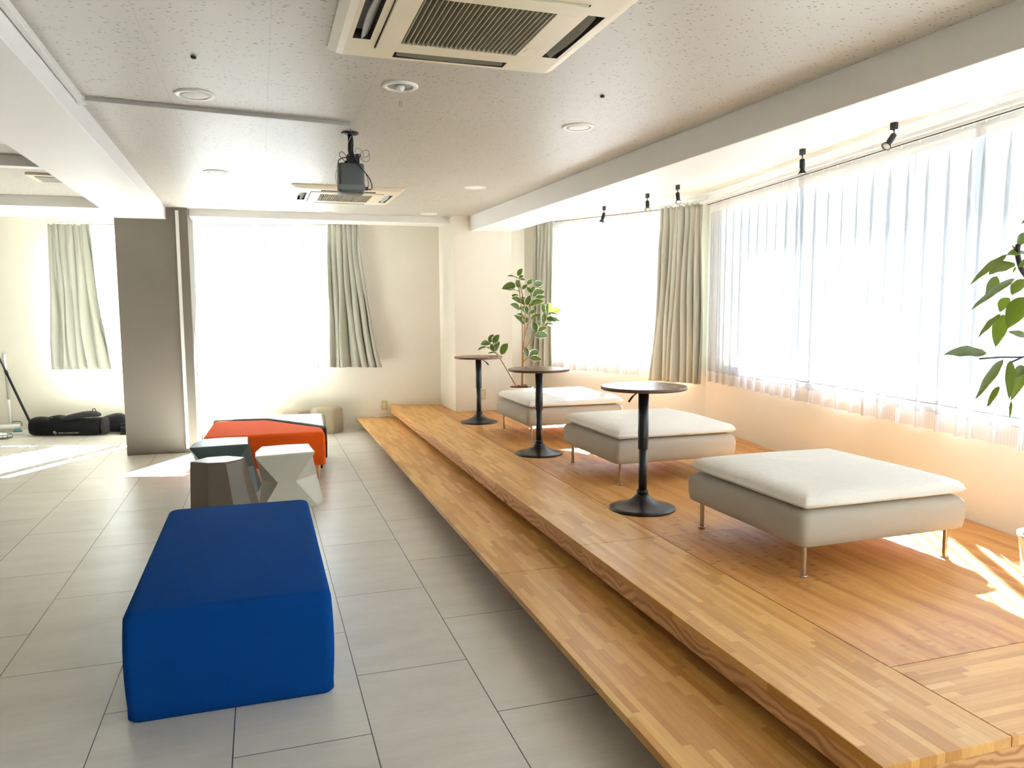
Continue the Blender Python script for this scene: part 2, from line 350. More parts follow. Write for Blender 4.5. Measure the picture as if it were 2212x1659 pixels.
M['hexfab'] = fabric('beige_tweed', srgb(178, 164, 142), var=0.2, weave=420.0, bs=0.5, sheen=0.1)
M['walnut'] = mat_laminated('walnut_veneer', 'y', srgb(96, 62, 44), srgb(122, 82, 60), srgb(146, 102, 76), 0.4, 3.0, 0.24)
M['beech'] = plain('beech_wood', srgb(222, 178, 122), 0.45, var=0.1, vs=12.0)
M['leaf1'] = mat_leaf('variegated_leaf', srgb(26, 44, 26), srgb(66, 92, 52), srgb(226, 228, 196), 0.28)
M['leaf2'] = mat_leaf('ficus_leaf', srgb(8, 24, 10), srgb(24, 50, 16), None, 0.42)
M['stem'] = plain('brown_stem', srgb(138, 106, 66), 0.7, var=0.2, vs=30.0)
M['darkstem'] = plain('dark_stem', srgb(40, 30, 26), 0.7, var=0.2, vs=30.0)
M['bark'] = plain('bark_chips', srgb(118, 66, 48), 0.9, var=0.4, vs=60.0)
M['nylon'] = fabric('black_nylon', (0.010, 0.0105, 0.011), var=0.3, weave=500.0, bs=0.35, sheen=0.05, rough=0.6, wrinkle=0.05, wscale=14.0)
M['nylon2'] = fabric('charcoal_nylon', (0.028, 0.026, 0.027), var=0.25, weave=500.0, bs=0.35, sheen=0.05, rough=0.65, wrinkle=0.04, wscale=14.0)

# ================================================================= ROOM SHELL
def FW(x): return 9.96 - 0.315 * x          # inner line of the splayed far wall
C0, C1, C2, C3 = (-6.0, FW(-6.0)), (3.108, FW(3.108)), (4.23, 6.67), (2.86, -3.0)
class Wall:
    """Local frame: x along the wall (left to right seen from the room), y outward, z up."""
    def __init__(s, P0, P1):
        s.P0 = Vector((P0[0], P0[1], 0)); d = Vector((P1[0] - P0[0], P1[1] - P0[1], 0)); s.L = d.length; s.rot = math.atan2(d.y, d.x)
    def place(s, o): o.location = s.P0; o.rotation_euler = (0, 0, s.rot); return o
    def pt(s, a, dep, z):
        c, n = math.cos(s.rot), math.sin(s.rot); return Vector((s.P0.x + a * c - dep * n, s.P0.y + a * n + dep * c, z))
    def body(s, name, z1, ops, th=0.16, e0=0.0, e1=0.0, mat=None):
        mb = MB(); xs = [-e0]
        ops = sorted(ops)
        cur = -e0
        for a, b, z0, zt in ops:
            mb.box(cur, 0, 0, a, th, z1); mb.box(a, 0, 0, b, th, z0); mb.box(a, 0, zt, b, th, z1); cur = b
        mb.box(cur, 0, 0, s.L + e1, th, z1)
        return struct(s.place(mb.build(name, mat or M['wall'])))
WF, WM, WR = Wall(C0, C1), Wall(C1, C2), Wall(C2, C3)
OPF = [(3.95, 5.26, 0.88, 2.42), (5.34, 7.16, 0.88, 2.42)]
OPM = [(0.42, 2.34, 0.88, 2.45)]
OPR = [(0.30, 9.3, 0.91, 2.45)]  # runs on out of view past the camera, lengthened to brighten the foreground
WF.body('wall_far', 2.85, OPF, e0=0.2, e1=0.06)
WM.body('wall_middle', 2.85, OPM, e0=0.06, e1=0.04)
WR.body('wall_right', 2.85, OPR, e0=0.04, e1=0.2)
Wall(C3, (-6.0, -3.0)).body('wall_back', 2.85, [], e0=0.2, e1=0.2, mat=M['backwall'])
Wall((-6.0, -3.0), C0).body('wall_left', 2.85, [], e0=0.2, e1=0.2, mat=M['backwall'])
struct(MB().box(-6.4, -3.4, -0.1, 4.8, 12.4, 0.0).build('floor', M['floor']))
def FO(x): return FW(x) + 0.165            # outer line of the far wall
def RO(y): return 4.23 - 0.1416 * (6.67 - y) + 0.16
struct(MB().prism([(-6.15, -3.15), (2.62, -3.15), (2.62, 8.9), (-6.15, 8.9)], 2.53, 2.86).build('ceiling', M['ceiling']))
struct(MB().prism([(2.62, -3.15), (RO(-3.15), -3.15), (RO(6.70), 6.70), (3.22, 9.09), (2.62, FO(2.62))], 2.575, 2.86).build('ceiling', M['ceil2']), 'plain painted ceiling strip above the window side')
struct(MB().prism([(-6.15, 8.9), (2.62, 8.9), (2.62, FO(2.62)), (-6.15, FO(-6.15))], 2.66, 2.86).build('ceiling', M['ceil2']), 'raised ceiling recess along the far wall')
# downstand beams
mb = MB(); mb.add([(-1.19, -3.2, 2.409), (-0.70, -3.2, 2.409), (-0.871, 8.66, 2.409), (-1.345, 8.66, 2.409), (-1.19, -3.2, 2.56), (-0.70, -3.2, 2.56), (-0.871, 8.66, 2.56), (-1.345, 8.66, 2.56)],
                  [(0, 3, 2, 1), (4, 5, 6, 7), (0, 1, 5, 4), (1, 2, 6, 5), (2, 3, 7, 6), (3, 0, 4, 7)])
b = mb.build('trim_1', M['beam'], bevel=0.004); struct(b, 'white downstand beam on the left running to the taupe column')
mb = MB(); mb.add([(2.63, -3.2, 2.363), (3.04, -3.2, 2.363), (2.80, 8.56, 2.363), (2.307, 8.56, 2.363), (2.63, -3.2, 2.62), (3.04, -3.2, 2.62), (2.80, 8.56, 2.62), (2.307, 8.56, 2.62)],
                  [(0, 3, 2, 1), (4, 5, 6, 7), (0, 1, 5, 4), (1, 2, 6, 5), (2, 3, 7, 6), (3, 0, 4, 7)])
b = mb.build('trim_2', M['beam'], bevel=0.004); struct(b, 'white downstand beam on the right running to the white pillar')
struct(MB().box(-0.66, 8.72, 2.458, 2.115, 9.09, 2.67).build('trim_3', M['beam'], bevel=0.003), 'shallow white soffit beam before the far window')
struct(MB().box(-6.2, 8.05, 2.433, -1.35, 9.0, 2.67).build('trim_4', M['beam'], bevel=0.003), 'shallow white soffit beam in the left bay')
struct(MB().box(-6.2, 6.02, 2.458, -1.3, 6.12, 2.55).build('trim_5', M['beam'], bevel=0.003), 'thin cross beam in the left bay')
# column and pillar
col = MB().box(-1.348, 8.62, 0, -0.668, 9.30, 2.67).build('column', M['column'], bevel=0.004)
tag(col, 'square taupe painted column standing between the two far windows', 'column', kind='structure')
pil = MB().prism([(2.112, 8.545), (2.80, 8.545), (2.80, FW(2.80) + 0.05), (2.112, FW(2.112) + 0.05)], 0, 2.67).build('pillar', M['wall'], bevel=0.004)
tag(pil, 'white painted pillar on the wooden platform beside the potted plant', 'pillar', kind='structure')
# baseboards / picture line trims
def wall_trim(W, name, a, b, z0, z1, d, mat='beam'):
    return struct(W.place(MB().box(a, -d, z0, b, 0.0, z1).build(name, M[mat], bevel=0.002)))
wall_trim(WM, 'trim_6', 0.0, WM.L - 0.02, 2.545, 2.576, 0.03); wall_trim(WR, 'trim_7', 0.02, WR.L, 2.545, 2.576, 0.03)
wall_trim(WF, 'baseboard_far', 0.0, 7.2, 0.0, 0.02, 0.006)

# ---------------------------------------------------------------- windows
def window(W, idx, a, b, z0, z1, nm):
    fr = MB(); t = 0.025
    fr.box(a, 0.04, z0, b, 0.11, z0 + t); fr.box(a, 0.04, z1 - t, b, 0.11, z1); fr.box(a, 0.04, z0, a + t, 0.11, z1); fr.box(b - t, 0.04, z0, b, 0.11, z1)
    for k in range(1, nm):
        x = a + (b - a) * k / nm; fr.box(x - 0.018, 0.05, z0, x + 0.018, 0.10, z1)
    o = struct(W.place(fr.build('window_%d' % idx, M['whiteplastic'])))
    gl = MB()
    for k in range(nm):
        x0 = a + (b - a) * k / nm + 0.03; x1 = a + (b - a) * (k + 1) / nm - 0.03
        MB().box(x0, 0.073, z0 + 0.03, x1, 0.077, z1 - 0.03).build('window_pane', M['glass'], o)
    MB().box(a - 0.02, -0.03, z0 - 0.03, b + 0.02, 0.05, z0).build('window_sill', M['beam'], o, bevel=0.003)
window(WF, 1, *OPF[0], 2); window(WF, 2, *OPF[1], 2); window(WM, 3, *OPM[0], 2); window(WR, 4, *OPR[0], 7)

# ---------------------------------------------------------------- curtains
def sheet(W, s0, s1, zt, zb, npl, amp, over, dep, mat, uvk=1.0, name='panel', parent=None, nv=10, per=14, seed=0, gath=1.0, flare=None, topflat=True, irr=0.25, solid=0, topband=0.09):
    rnd = random.Random(seed); ph = [rnd.uniform(-1, 1) for _ in range(npl + 2)]; am = [rnd.uniform(1 - irr, 1 + irr) for _ in range(npl + 2)]
    mb = MB(); nu = npl * per
    for j in range(nv + 1):
        q = j / nv; z = zt + (zb - zt) * q; drop = zt - z
        k = min(1.0, max(0.0, (drop) / topband)) if topflat else 1.0
        k = 0.12 + 0.88 * k
        for i in range(nu + 1):
            t = i / nu; c = min(int(t * npl), npl - 1); f = t * npl - c
            aa = (am[c] * (1 - f) + am[c + 1] * f); pp = (ph[c] * (1 - f) + ph[c + 1] * f)
            fi = 2 * PI * f
            ovr = over * k * aa
            ss = (c + f + ovr * math.sin(fi) + 0.10 * pp * q) / npl
            fl = flare(t, q) if flare else 0.0
            dd = dep + amp * k * aa * (math.cos(fi)) * (0.75 + 0.5 * q) + 0.006 * pp * q
            mb.v.append((s0 + (s1 - s0) * ss + fl, -dd, z)); mb.uv[len(mb.v) - 1] = (t * (s1 - s0) * uvk, q)
    w = nu + 1
    for j in range(nv):
        for i in range(nu): mb.f.append((j * w + i, j * w + i + 1, (j + 1) * w + i + 1, (j + 1) * w + i))
    o = mb.build(name, M[mat], parent, smooth=True, solid=solid)
    return o
def sheer(W, a, b, zt, zb, npl, label, seed, group, dep=0.07):
    root = thing('sheer_curtain', label, 'curtain', tuple(W.pt(0, 0, 0)), W.rot, group)
    hd, hm = 0.075, 0.10
    kw = dict(amp=0.018, over=0.29, dep=dep, seed=seed)
    # one cloth cut in three bands so that header tape and hem read as double cloth
    for nm, mt, z1, z0 in (('header_tape', 'sheer2', zt, zt - hd), ('cloth', 'sheer_far' if W is WF else 'sheer', zt - hd, zb + hm), ('hem', 'sheer2', zb + hm, zb)):
        band(W, a, b, zt, zb, z1, z0, npl, mt, nm, root, **kw)
    for k in range(npl + 1):
        s = a + (b - a) * k / npl
        MB().box(s - 0.004, -dep - 0.004, zt - 0.01, s + 0.004, -dep + 0.004, zt + 0.02).build('hook', M['whiteplastic'], root)
    return root
def band(W, a, b, ZT, ZB, z1, z0, npl, mt, nm, root, amp, over, dep, seed, per=14):
    rnd = random.Random(seed); ph = [rnd.uniform(-1, 1) for _ in range(npl + 2)]; am = [rnd.uniform(0.75, 1.25) for _ in range(npl + 2)]
    mb = MB(); nu = npl * per; nv = 2 if nm != 'cloth' else 9
    for j in range(nv + 1):
        z = z1 + (z0 - z1) * j / nv; q = (ZT - z) / (ZT - ZB)
        k = 0.10 + 0.90 * min(1.0, max(0.0, (ZT - z - 0.03) / 0.10))
        for i in range(nu + 1):
            t = i / nu; c = min(int(t * npl), npl - 1); f = t * npl - c
            aa = am[c] * (1 - f) + am[c + 1] * f; pp = ph[c] * (1 - f) + ph[c + 1] * f
            g = f - 0.5  # flat front, tight fold at cell borders
            fi = 2 * PI * f
            ss = (c + f - over * k * aa * math.sin(fi + PI) * -1.0 * -1.0 + 0.18 * pp * q) / npl if False else (c + f - over * k * aa * math.sin(fi) * -1.0 + 0.18 * pp * q) / npl
            dd = dep - amp * k * aa * math.cos(fi) * (0.8 + 0.6 * q) + 0.008 * pp * q
            mb.v.append((a + (b - a) * ss, -dd, z)); mb.uv[len(mb.v) - 1] = (t * (b - a), q)
    w = nu + 1
    for j in range(nv):
        for i in range(nu): mb.f.append((j * w + i, j * w + i + 1, (j + 1) * w + i + 1, (j + 1) * w + i))
    return mb.build(nm, M[mt], root, smooth=True)
ZR, ZH = 2.462, 0.772
sheer(WR, 0.17, 1.82, ZR, ZH, 11, 'white sheer curtain nearest the room corner on the right window wall', 3, 'sheer curtains')
sheer(WR, 1.74, 3.56, ZR, ZH, 11, 'wide white sheer curtain in the middle of the right window wall', 5, 'sheer curtains')
sheer(WR, 3.48, 5.20, ZR, ZH, 10, 'white sheer curtain behind the ficus leaves at the right edge', 9, 'sheer curtains')
sheer(WR, 5.12, 7.2, ZR, ZH, 12, 'white sheer curtain on the right wall beyond the picture edge', 17, 'sheer curtains')
sheer(WM, 0.46, 1.33, ZR + 0.02, 0.775, 5, 'left sheer curtain of the pair on the short middle window', 11, 'sheer curtains')
sheer(WM, 1.27, 2.22, ZR + 0.02, 0.765, 6, 'right sheer curtain of the pair on the short middle window', 12, 'sheer curtains')
sheer(WF, 5.38, 6.40, ZR + 0.03, 0.78, 7, 'sheer curtain beside the taupe column on the far window', 13, 'sheer curtains')
sheer(WF, 6.34, 7.24, ZR + 0.03, 0.775, 6, 'sheer curtain beside the greige drape on the far window', 14, 'sheer curtains')
sheer(WF, 4.34, 5.34, ZR + 0.03, 0.78, 5, 'sheer curtain left of the taupe column', 15, 'sheer curtains')

def drape(W, s0t, s1t, s0b, s1b, zt, zb, npl, label, seed, dep=0.15, amp=0.042, bell=0.0, waist=0.0):
    root = thing('drape', label, 'curtain', tuple(W.pt(0, 0, 0)), W.rot, 'greige drapes')
    rnd = random.Random(seed); ph = [rnd.uniform(-1, 1) for _ in range(npl + 2)]; am = [rnd.uniform(0.55, 1.4) for _ in range(npl + 2)]
    ph2 = [rnd.uniform(-1, 1) for _ in range(npl + 2)]
    mb = MB(); per = 14; nu = npl * per; nv = 30
    for j in range(nv + 1):
        q = j / nv; z = zt + (zb - zt) * q
        e = q ** 1.7
        a = s0t + (s0b - s0t) * e; b = s1t + (s1b - s1t) * e
        pinch = math.exp(-((q - 0.10) / 0.07) ** 2)
        for i in range(nu + 1):
            t = i / nu; c = min(int(t * npl), npl - 1); f = t * npl - c; f2 = f * f * (3 - 2 * f)
            aa = am[c] * (1 - f2) + am[c + 1] * f2; pp = ph[c] * (1 - f2) + ph[c + 1] * f2; p2 = ph2[c] * (1 - f2) + ph2[c + 1] * f2
            fi = 2 * PI * f
            hi = 0.35 * math.sin(2 * fi + 3 * pp) * (1 - q) ** 2
            A = amp * aa * (0.65 + 0.75 * q) * (1 - 0.35 * pinch) * (0.55 + 0.45 * min(1, q / 0.05))
            dd = dep + A * (math.cos(fi + 1.4 * p2 * math.sin(2.2 * q + pp)) + hi)
            dd += 0.012 * math.sin(7 * q + 5 * pp)
            ss = (c + f + 0.17 * aa * math.sin(fi) + 0.35 * pp * (q - 0.15) * 0.6 + 0.08 * math.sin(9 * q + 6 * p2)) / npl
            ss = max(0.0, min(1.0, ss)) if False else ss
            mb.v.append((a + (b - a) * ss, -max(dd, 0.085), z + 0.006 * math.cos(fi) * (1 if j == nv else 0) + (0.008 * math.cos(2 * fi) if j == 0 else 0)))
            mb.uv[len(mb.v) - 1] = (t, q)
    w = nu + 1
    for j in range(nv):
        for i in range(nu): mb.f.append((j * w + i, j * w + i + 1, (j + 1) * w + i + 1, (j + 1) * w + i))
    mb.build('cloth', M['drape'], root, smooth=True, solid=0.004)
    for k in range(npl + 1):
        s = s0t + (s1t - s0t) * k / npl
        MB().box(s - 0.004, -dep - 0.005, zt - 0.02, s + 0.004, -dep + 0.005, zt + 0.025).build('hook', M['whiteplastic'], root)
    return root
drape(WF, 3.86, 4.36, 3.84, 4.54, 2.515, 0.775, 6, 'pale greige drape drawn aside left of the taupe column', 21)
drape(WF, 7.19, 7.57, 7.17, 7.80, 2.495, 0.78, 6, 'greige drape right of the far window, flaring to the right at its hem', 22)
drape(WM, 0.34, 0.62, 0.28, 0.62, 2.478, 0.785, 5, 'greige drape at the left edge of the middle window behind the plant', 27)
drape(WM, 2.13, 2.60, 2.04, 2.62, 2.482, 0.735, 8, 'bunched greige drape gathered in the corner between both window walls', 33, dep=0.165, amp=0.045)

def rail(W, a, b, z, label):
    root = thing('curtain_rail', label, 'curtain rail', tuple(W.pt(0, 0, 0)), W.rot, 'curtain rails')
    MB().box(a, -0.090, z, b, -0.055, z + 0.022).build('inner_track', M['whiteplastic'], root, bevel=0.002)
    MB().box(a, -0.155, z + 0.004, b, -0.125, z + 0.026).build('outer_track', M['whiteplastic'], root, bevel=0.002)
    MB().box(a + 0.005, -0.080, z - 0.004, b - 0.005, -0.068, z + 0.001).build('track_slot', M['darkslot'], root)
    n = max(2, int((b - a) / 0.7) + 1)
    for k in range(n):
        s = a + 0.05 + (b - a - 0.1) * k / (n - 1)
        MB().box(s - 0.012, -0.15, z + 0.02, s + 0.012, 0.0, z + 0.034).build('bracket', M['whiteplastic'], root)
rail(WF, 3.9, 5.30, 2.522, 'white curtain rail over the left far window')
rail(WF, 5.38, 7.62, 2.503, 'white curtain rail over the far window right of the column')
rail(WM, 0.28, 2.53, 2.486, 'white curtain rail over the middle window')
rail(WR, 0.12, 9.45, 2.472, 'long white curtain rail over the right window')

# ================================================================= PLATFORM
XS = 1.502
plat = thing('platform', 'raised wooden platform along the window side with laminated edge boards', 'platform', (0, 0, 0))
YE = 1.495
def clipfar(x0, x1, y0): return [(x0, y0), (x1, y0), (x1, FW(x1) - 0.004), (x0, FW(x0) - 0.004)]
inner = [(1.953, 1.935), (C2[0] - 0.1416 * (C2[1] - 1.935) - 0.004, 1.935), (C2[0] - 0.004, C2[1]), (C1[0], C1[1] - 0.005), (2.805, FW(2.805) - 0.005), (2.805, 8.541), (2.108, 8.541), (2.108, FW(2.108) - 0.005), (1.953, FW(1.953) - 0.005)]
MB().prism(inner, 0.27, 0.300).build('plywood_top', M['ply'], plat)
for y0, y1 in ((YE, 3.480), (3.484, 6.57), (6.574, None)):
    poly = [(XS, y0), (1.950, y0), (1.950, y1), (XS, y1)] if y1 else clipfar(XS, 1.950, y0)
    MB().prism(poly, 0.268, 0.3005).build('edge_board', M['lam'], plat, bevel=0.002)
MB().prism([(1.953, YE), (C2[0] - 0.1416 * (C2[1] - YE) - 0.004, YE), (C2[0] - 0.1416 * (C2[1] - 1.932) - 0.004, 1.932), (1.953, 1.932)], 0.268, 0.3005).build('end_board', M['lamx'], plat, bevel=0.002)
MB().prism(clipfar(1.508, 1.546, YE + 0.012), 0.203, 0.268).build('front_fascia', M['riser'], plat)
MB().prism(clipfar(1.60, 1.625, YE + 0.06), 0.0, 0.268).build('front_riser', M['riser'], plat)
MB().box(1.522, YE + 0.02, 0.0, 3.50, YE + 0.045, 0.268).build('end_riser', M['riser'], plat)
step = thing('step', 'long low wooden step in front of the platform edge', 'step', (0, 0, 0))
for y0, y1 in ((0.55, 3.615), (3.619, 6.69), (6.694, None)):
    poly = [(1.103, y0), (1.598, y0), (1.598, y1), (1.103, y1)] if y1 else clipfar(1.103, 1.598, y0)
    MB().prism(poly, 0.120, 0.1505).build('tread_board', M['lam'], step, bevel=0.002)
MB().prism(clipfar(1.36, 1.386, 0.6), 0.0, 0.120).build('step_riser', M['riser'], step)

# ================================================================= FURNITURE
def cushion_mesh(w, d, h, n=18, seed=1, wr=0.006):
    """pillow-like slab: rounded thin edges, slightly crowned top with wrinkles"""
    rnd = random.Random(seed); mb = MB(); grid = {}
    wav = [(rnd.uniform(-9, 9), rnd.uniform(-9, 9), rnd.uniform(0, 6)) for _ in range(6)]
    for side in (0, 1):
        for j in range(n + 1):
            for i in range(n + 1):
                a, b_ = 2 * i / n - 1, 2 * j / n - 1
                a = math.copysign(1 - (1 - abs(a)) ** 1.5, a); b_ = math.copysign(1 - (1 - abs(b_)) ** 1.5, b_)
                edge = max(abs(a), abs(b_)); th = math.sqrt(max(0, 1 - edge ** 9))
                crn = 1 - 0.022 * (abs(a) * abs(b_)) ** 6
                x, y = a * w / 2 * crn, b_ * d / 2 * crn
                if side:
                    z = h * 0.36 + h * 0.64 * th + 0.006 * (1 - a * a) * (1 - b_ * b_) + wr * th * sum(math.sin(p * x + q * y + r) for p, q, r in wav) / 3
                else: z = h * 0.36 - h * 0.36 * th
                grid[(side, i, j)] = len(mb.v); mb.v.append((x, y, z))
    for j in range(n):
        for i in range(n):
            mb.f.append(tuple(grid[(1,) + t] for t in ((i, j), (i + 1, j), (i + 1, j + 1), (i, j + 1))))
            mb.f.append(tuple(grid[(0,) + t] for t in ((i, j), (i, j + 1), (i + 1, j + 1), (i + 1, j))))
    for k in range(n):
        for (p, q) in (((k, 0), (k + 1, 0)), ((n, k), (n, k + 1)), ((k + 1, n), (k, n)), ((0, k + 1), (0, k))):
            mb.f.append((grid[(0,) + p], grid[(0,) + q], grid[(1,) + q], grid[(1,) + p]))
    return mb
def make_ottoman(loc, rz, label, seed):
    root = thing('ottoman', label, 'ottoman', loc, rz, 'square ottomans on the platform')
    base = MB(); L, r = 0.93, 0.035; prof = [(-0.012, 0.150), (0.0, 0.158), (0.006, 0.20), (0.007, 0.25), (0.002, 0.280), (-0.010, 0.296), (-0.035, 0.306), (-0.08, 0.310)]
    rings = []
    for off, z in prof:
        h = L / 2 + off; rings.append([(x, y, z) for x, y in rrect(-h, -h, h, h, r, 5)])
    base.loft(rings); base.build('base', M['ottofab'], root, smooth=True)
    pl = cushion_mesh(0.935, 0.935, 0.088, 26, seed, 0.006).build('cushion', M['linen'], root, smooth=True); pl.location = (0.005, 0.0, 0.306)
    # welted seam round the cushion edge
    MB().tube([(x, y, 0.308 + 0.030) for x, y in rrect(-0.463, -0.463, 0.473, 0.463, 0.03, 5)] + [(0.473, 0.433, 0.336)], 0.003, 6).build('piping', M['linen'], root, smooth=True)
    for sx in (-1, 1):
        for sy in (-1, 1):
            lg = MB().lathe([(0.0115, 0.008), (0.0115, 0.156)], sx * 0.408, sy * 0.406, 16).build('leg', M['chrome'], root, smooth=False, bevel=0.001)
            MB().lathe([(0.016, 0.0), (0.0185, 0.003), (0.0185, 0.007), (0.013, 0.010)], sx * 0.408, sy * 0.406, 18).build('foot', M['chrome'], lg, smooth=True)
    return root
make_ottoman((2.657, 3.148, 0.3005), math.radians(0.6), 'white square ottoman with a wrinkled cushion nearest the camera', 2)
make_ottoman((2.680, 5.022, 0.3005), math.radians(0.4), 'white square ottoman in the middle of the row of three', 5)
make_ottoman((2.675, 6.778, 0.3005), 0.0, 'white square ottoman farthest away, before the potted plant', 8)

def make_table(loc, top, label, lever_ang):
    root = thing('bar_table', label, 'table', loc, 0, 'round bar tables on the platform')
    h = top - loc[2]
    MB().lathe([(0.246, h - 0.020), (0.250, h - 0.017), (0.250, h - 0.003), (0.247, h)], n=72).build('tabletop', M['walnut'], root, bevel=0.0)
    MB().lathe([(0.2506, h - 0.0175), (0.2512, h - 0.0165), (0.2512, h - 0.0035), (0.2506, h - 0.0025)], n=72, cap=False).build('edge_band', M['edge'], root, smooth=True)
    MB().lathe([(0.085, h - 0.024), (0.085, h - 0.0205)], n=28).build('mounting_plate', M['blackmetal'], root)
    MB().lathe([(0.030, 0.36), (0.031, 0.363), (0.031, h - 0.024)], n=28).build('outer_column', M['blackmetal'], root, smooth=True)
    MB().lathe([(0.0255, 0.055), (0.0255, 0.362)], n=24).build('inner_column', M['blackmetal'], root, smooth=True)
    MB().lathe([(0.193, 0.0), (0.195, 0.004), (0.193, 0.010), (0.165, 0.017), (0.125, 0.027), (0.090, 0.041), (0.062, 0.060), (0.045, 0.078), (0.038, 0.088), (0.030, 0.090)], n=64).build('base', M['blackmetal'], root, smooth=True)
    MB().lathe([(0.033, 0.088), (0.034, 0.092), (0.034, 0.108), (0.031, 0.112)], n=28).build('collar', M['black'], root, smooth=True)
    ca, sa = math.cos(lever_ang), math.sin(lever_ang)
    MB().tube(smooth_path([(0.05 * ca, 0.05 * sa, h - 0.024), (0.062 * ca, 0.062 * sa, h - 0.040), (0.095 * ca, 0.095 * sa, h - 0.058), (0.125 * ca, 0.125 * sa, h - 0.085)], 4), [0.004] * 8 + [0.006] * 5, 8).build('lever', M['black'], root, smooth=True)
    return root
M['edge'] = plain('dark_edge_band', srgb(92, 62, 50), 0.4)
make_table((2.131, 4.02, 0.3005), 1.036, 'round walnut bar table on a black pedestal, nearest of the three', math.radians(200))
make_table((2.143, 5.84, 0.3005), 1.003, 'round walnut bar table on a black pedestal, middle of the three', math.radians(255))
make_table((2.149, 7.685, 0.3005), 0.992, 'round walnut bar table on a black pedestal, farthest, beside the white pillar', math.radians(310))

# blue bench: soft block
def soft_block(x0, y0, x1, y1, z0, z1, r, taper=0.0, puff=0.006, n=5):
    mb = MB(); rings = []; prof = [(-0.010, z0), (0.0, z0 + 0.012), (0.0, z0 + 0.05)]
    H = z1 - z0
    for k in range(1, 6): prof.append((puff * math.sin(PI * k / 6), z0 + 0.05 + (H - 0.05 - r) * k / 6))
    for k in range(0, 6):
        t = PI / 2 * k / 5; prof.append((-r + r * math.cos(t), z1 - r + r * math.sin(t)))
    for off, z in prof: rings.append([(x, y, z) for x, y in rrect(x0 - off, y0 - off, x1 + off, y1 + off, r, n)])
    return mb.loft(rings)
bb = soft_block(-0.512, 2.943, 0.226, 4.49, 0.0, 0.412, 0.034).build('bench', M['blue'], smooth=True)
tag(bb, 'long deep blue upholstered block bench in the foreground', 'bench')

# orange bench (slanted back edge) with tapered wooden legs, dark leather bench behind
def poly_block(poly, z0, z1, mat, parent, name):
    c = Vector((sum(p[0] for p in poly) / len(poly), sum(p[1] for p in poly) / len(poly)))
    def off(d):
        out = []; n = len(poly)
        for i in range(n):
            a, b_, e = Vector(poly[i - 1]), Vector(poly[i]), Vector(poly[(i + 1) % n])
            u = (b_ - a).normalized(); w = (e - b_).normalized(); nn = Vector((u.y, -u.x)) + Vector((w.y, -w.x)); nn.normalize()
            k = nn.dot(Vector((u.y, -u.x))); out.append(b_ + nn * d / max(0.4, k))
        return out
    def rnd(pl, r=0.03, m=4):
        out = []; n = len(pl)
        for i in range(n):
            a, b_, e = pl[i - 1], pl[i], pl[(i + 1) % n]
            p = b_ + (a - b_).normalized() * r; q = b_ + (e - b_).normalized() * r
            for k in range(m + 1):
                t = k / m; out.append((1 - t) ** 2 * p + 2 * t * (1 - t) * b_ + t * t * q)
        return out
    r = 0.035; prof = [(-0.008, z0), (0.0, z0 + 0.01), (0.004, (z0 + z1) / 2), (0.0, z1 - r)] + [(-r + r * math.cos(PI / 2 * k / 5), z1 - r + r * math.sin(PI / 2 * k / 5)) for k in range(1, 6)]
    rings = [[(p.x, p.y, z) for p in rnd(off(o_))] for o_, z in prof]
    return MB().loft(rings).build(name, mat, parent, smooth=True)
ob = thing('bench', 'orange felt bench with tapered wooden legs behind the faceted stools', 'bench', (0, 0, 0))
poly_block([(-0.50, 6.88), (0.508, 6.84), (0.508, 7.12), (0.28, 7.44), (0.03, 7.80), (-0.46, 7.86)], 0.125, 0.42, M['red'], ob, 'seat')
for x, y in ((-0.42, 6.95), (0.448, 6.93), (-0.40, 7.74), (0.40, 7.14)):
    MB().lathe([(0.012, 0.0), (0.022, 0.126)], x, y, 16).build('leg', M['beech'], ob, smooth=True)
lb = thing('bench', 'dark green leather bench pushed against the back of the orange bench', 'bench', (0, 0, 0))
poly_block([(0.545, 7.13), (0.60, 8.06), (-0.44, 8.20), (-0.47, 7.90), (0.05, 7.84), (0.31, 7.47)], 0.125, 0.425, M['leather'], lb, 'seat')
for x, y in ((0.50, 7.32), (0.53, 7.98), (-0.38, 8.12), (-0.38, 7.96)):
    MB().lathe([(0.012, 0.0), (0.02, 0.126)], x, y, 12).build('leg', M['black'], lb, smooth=True)

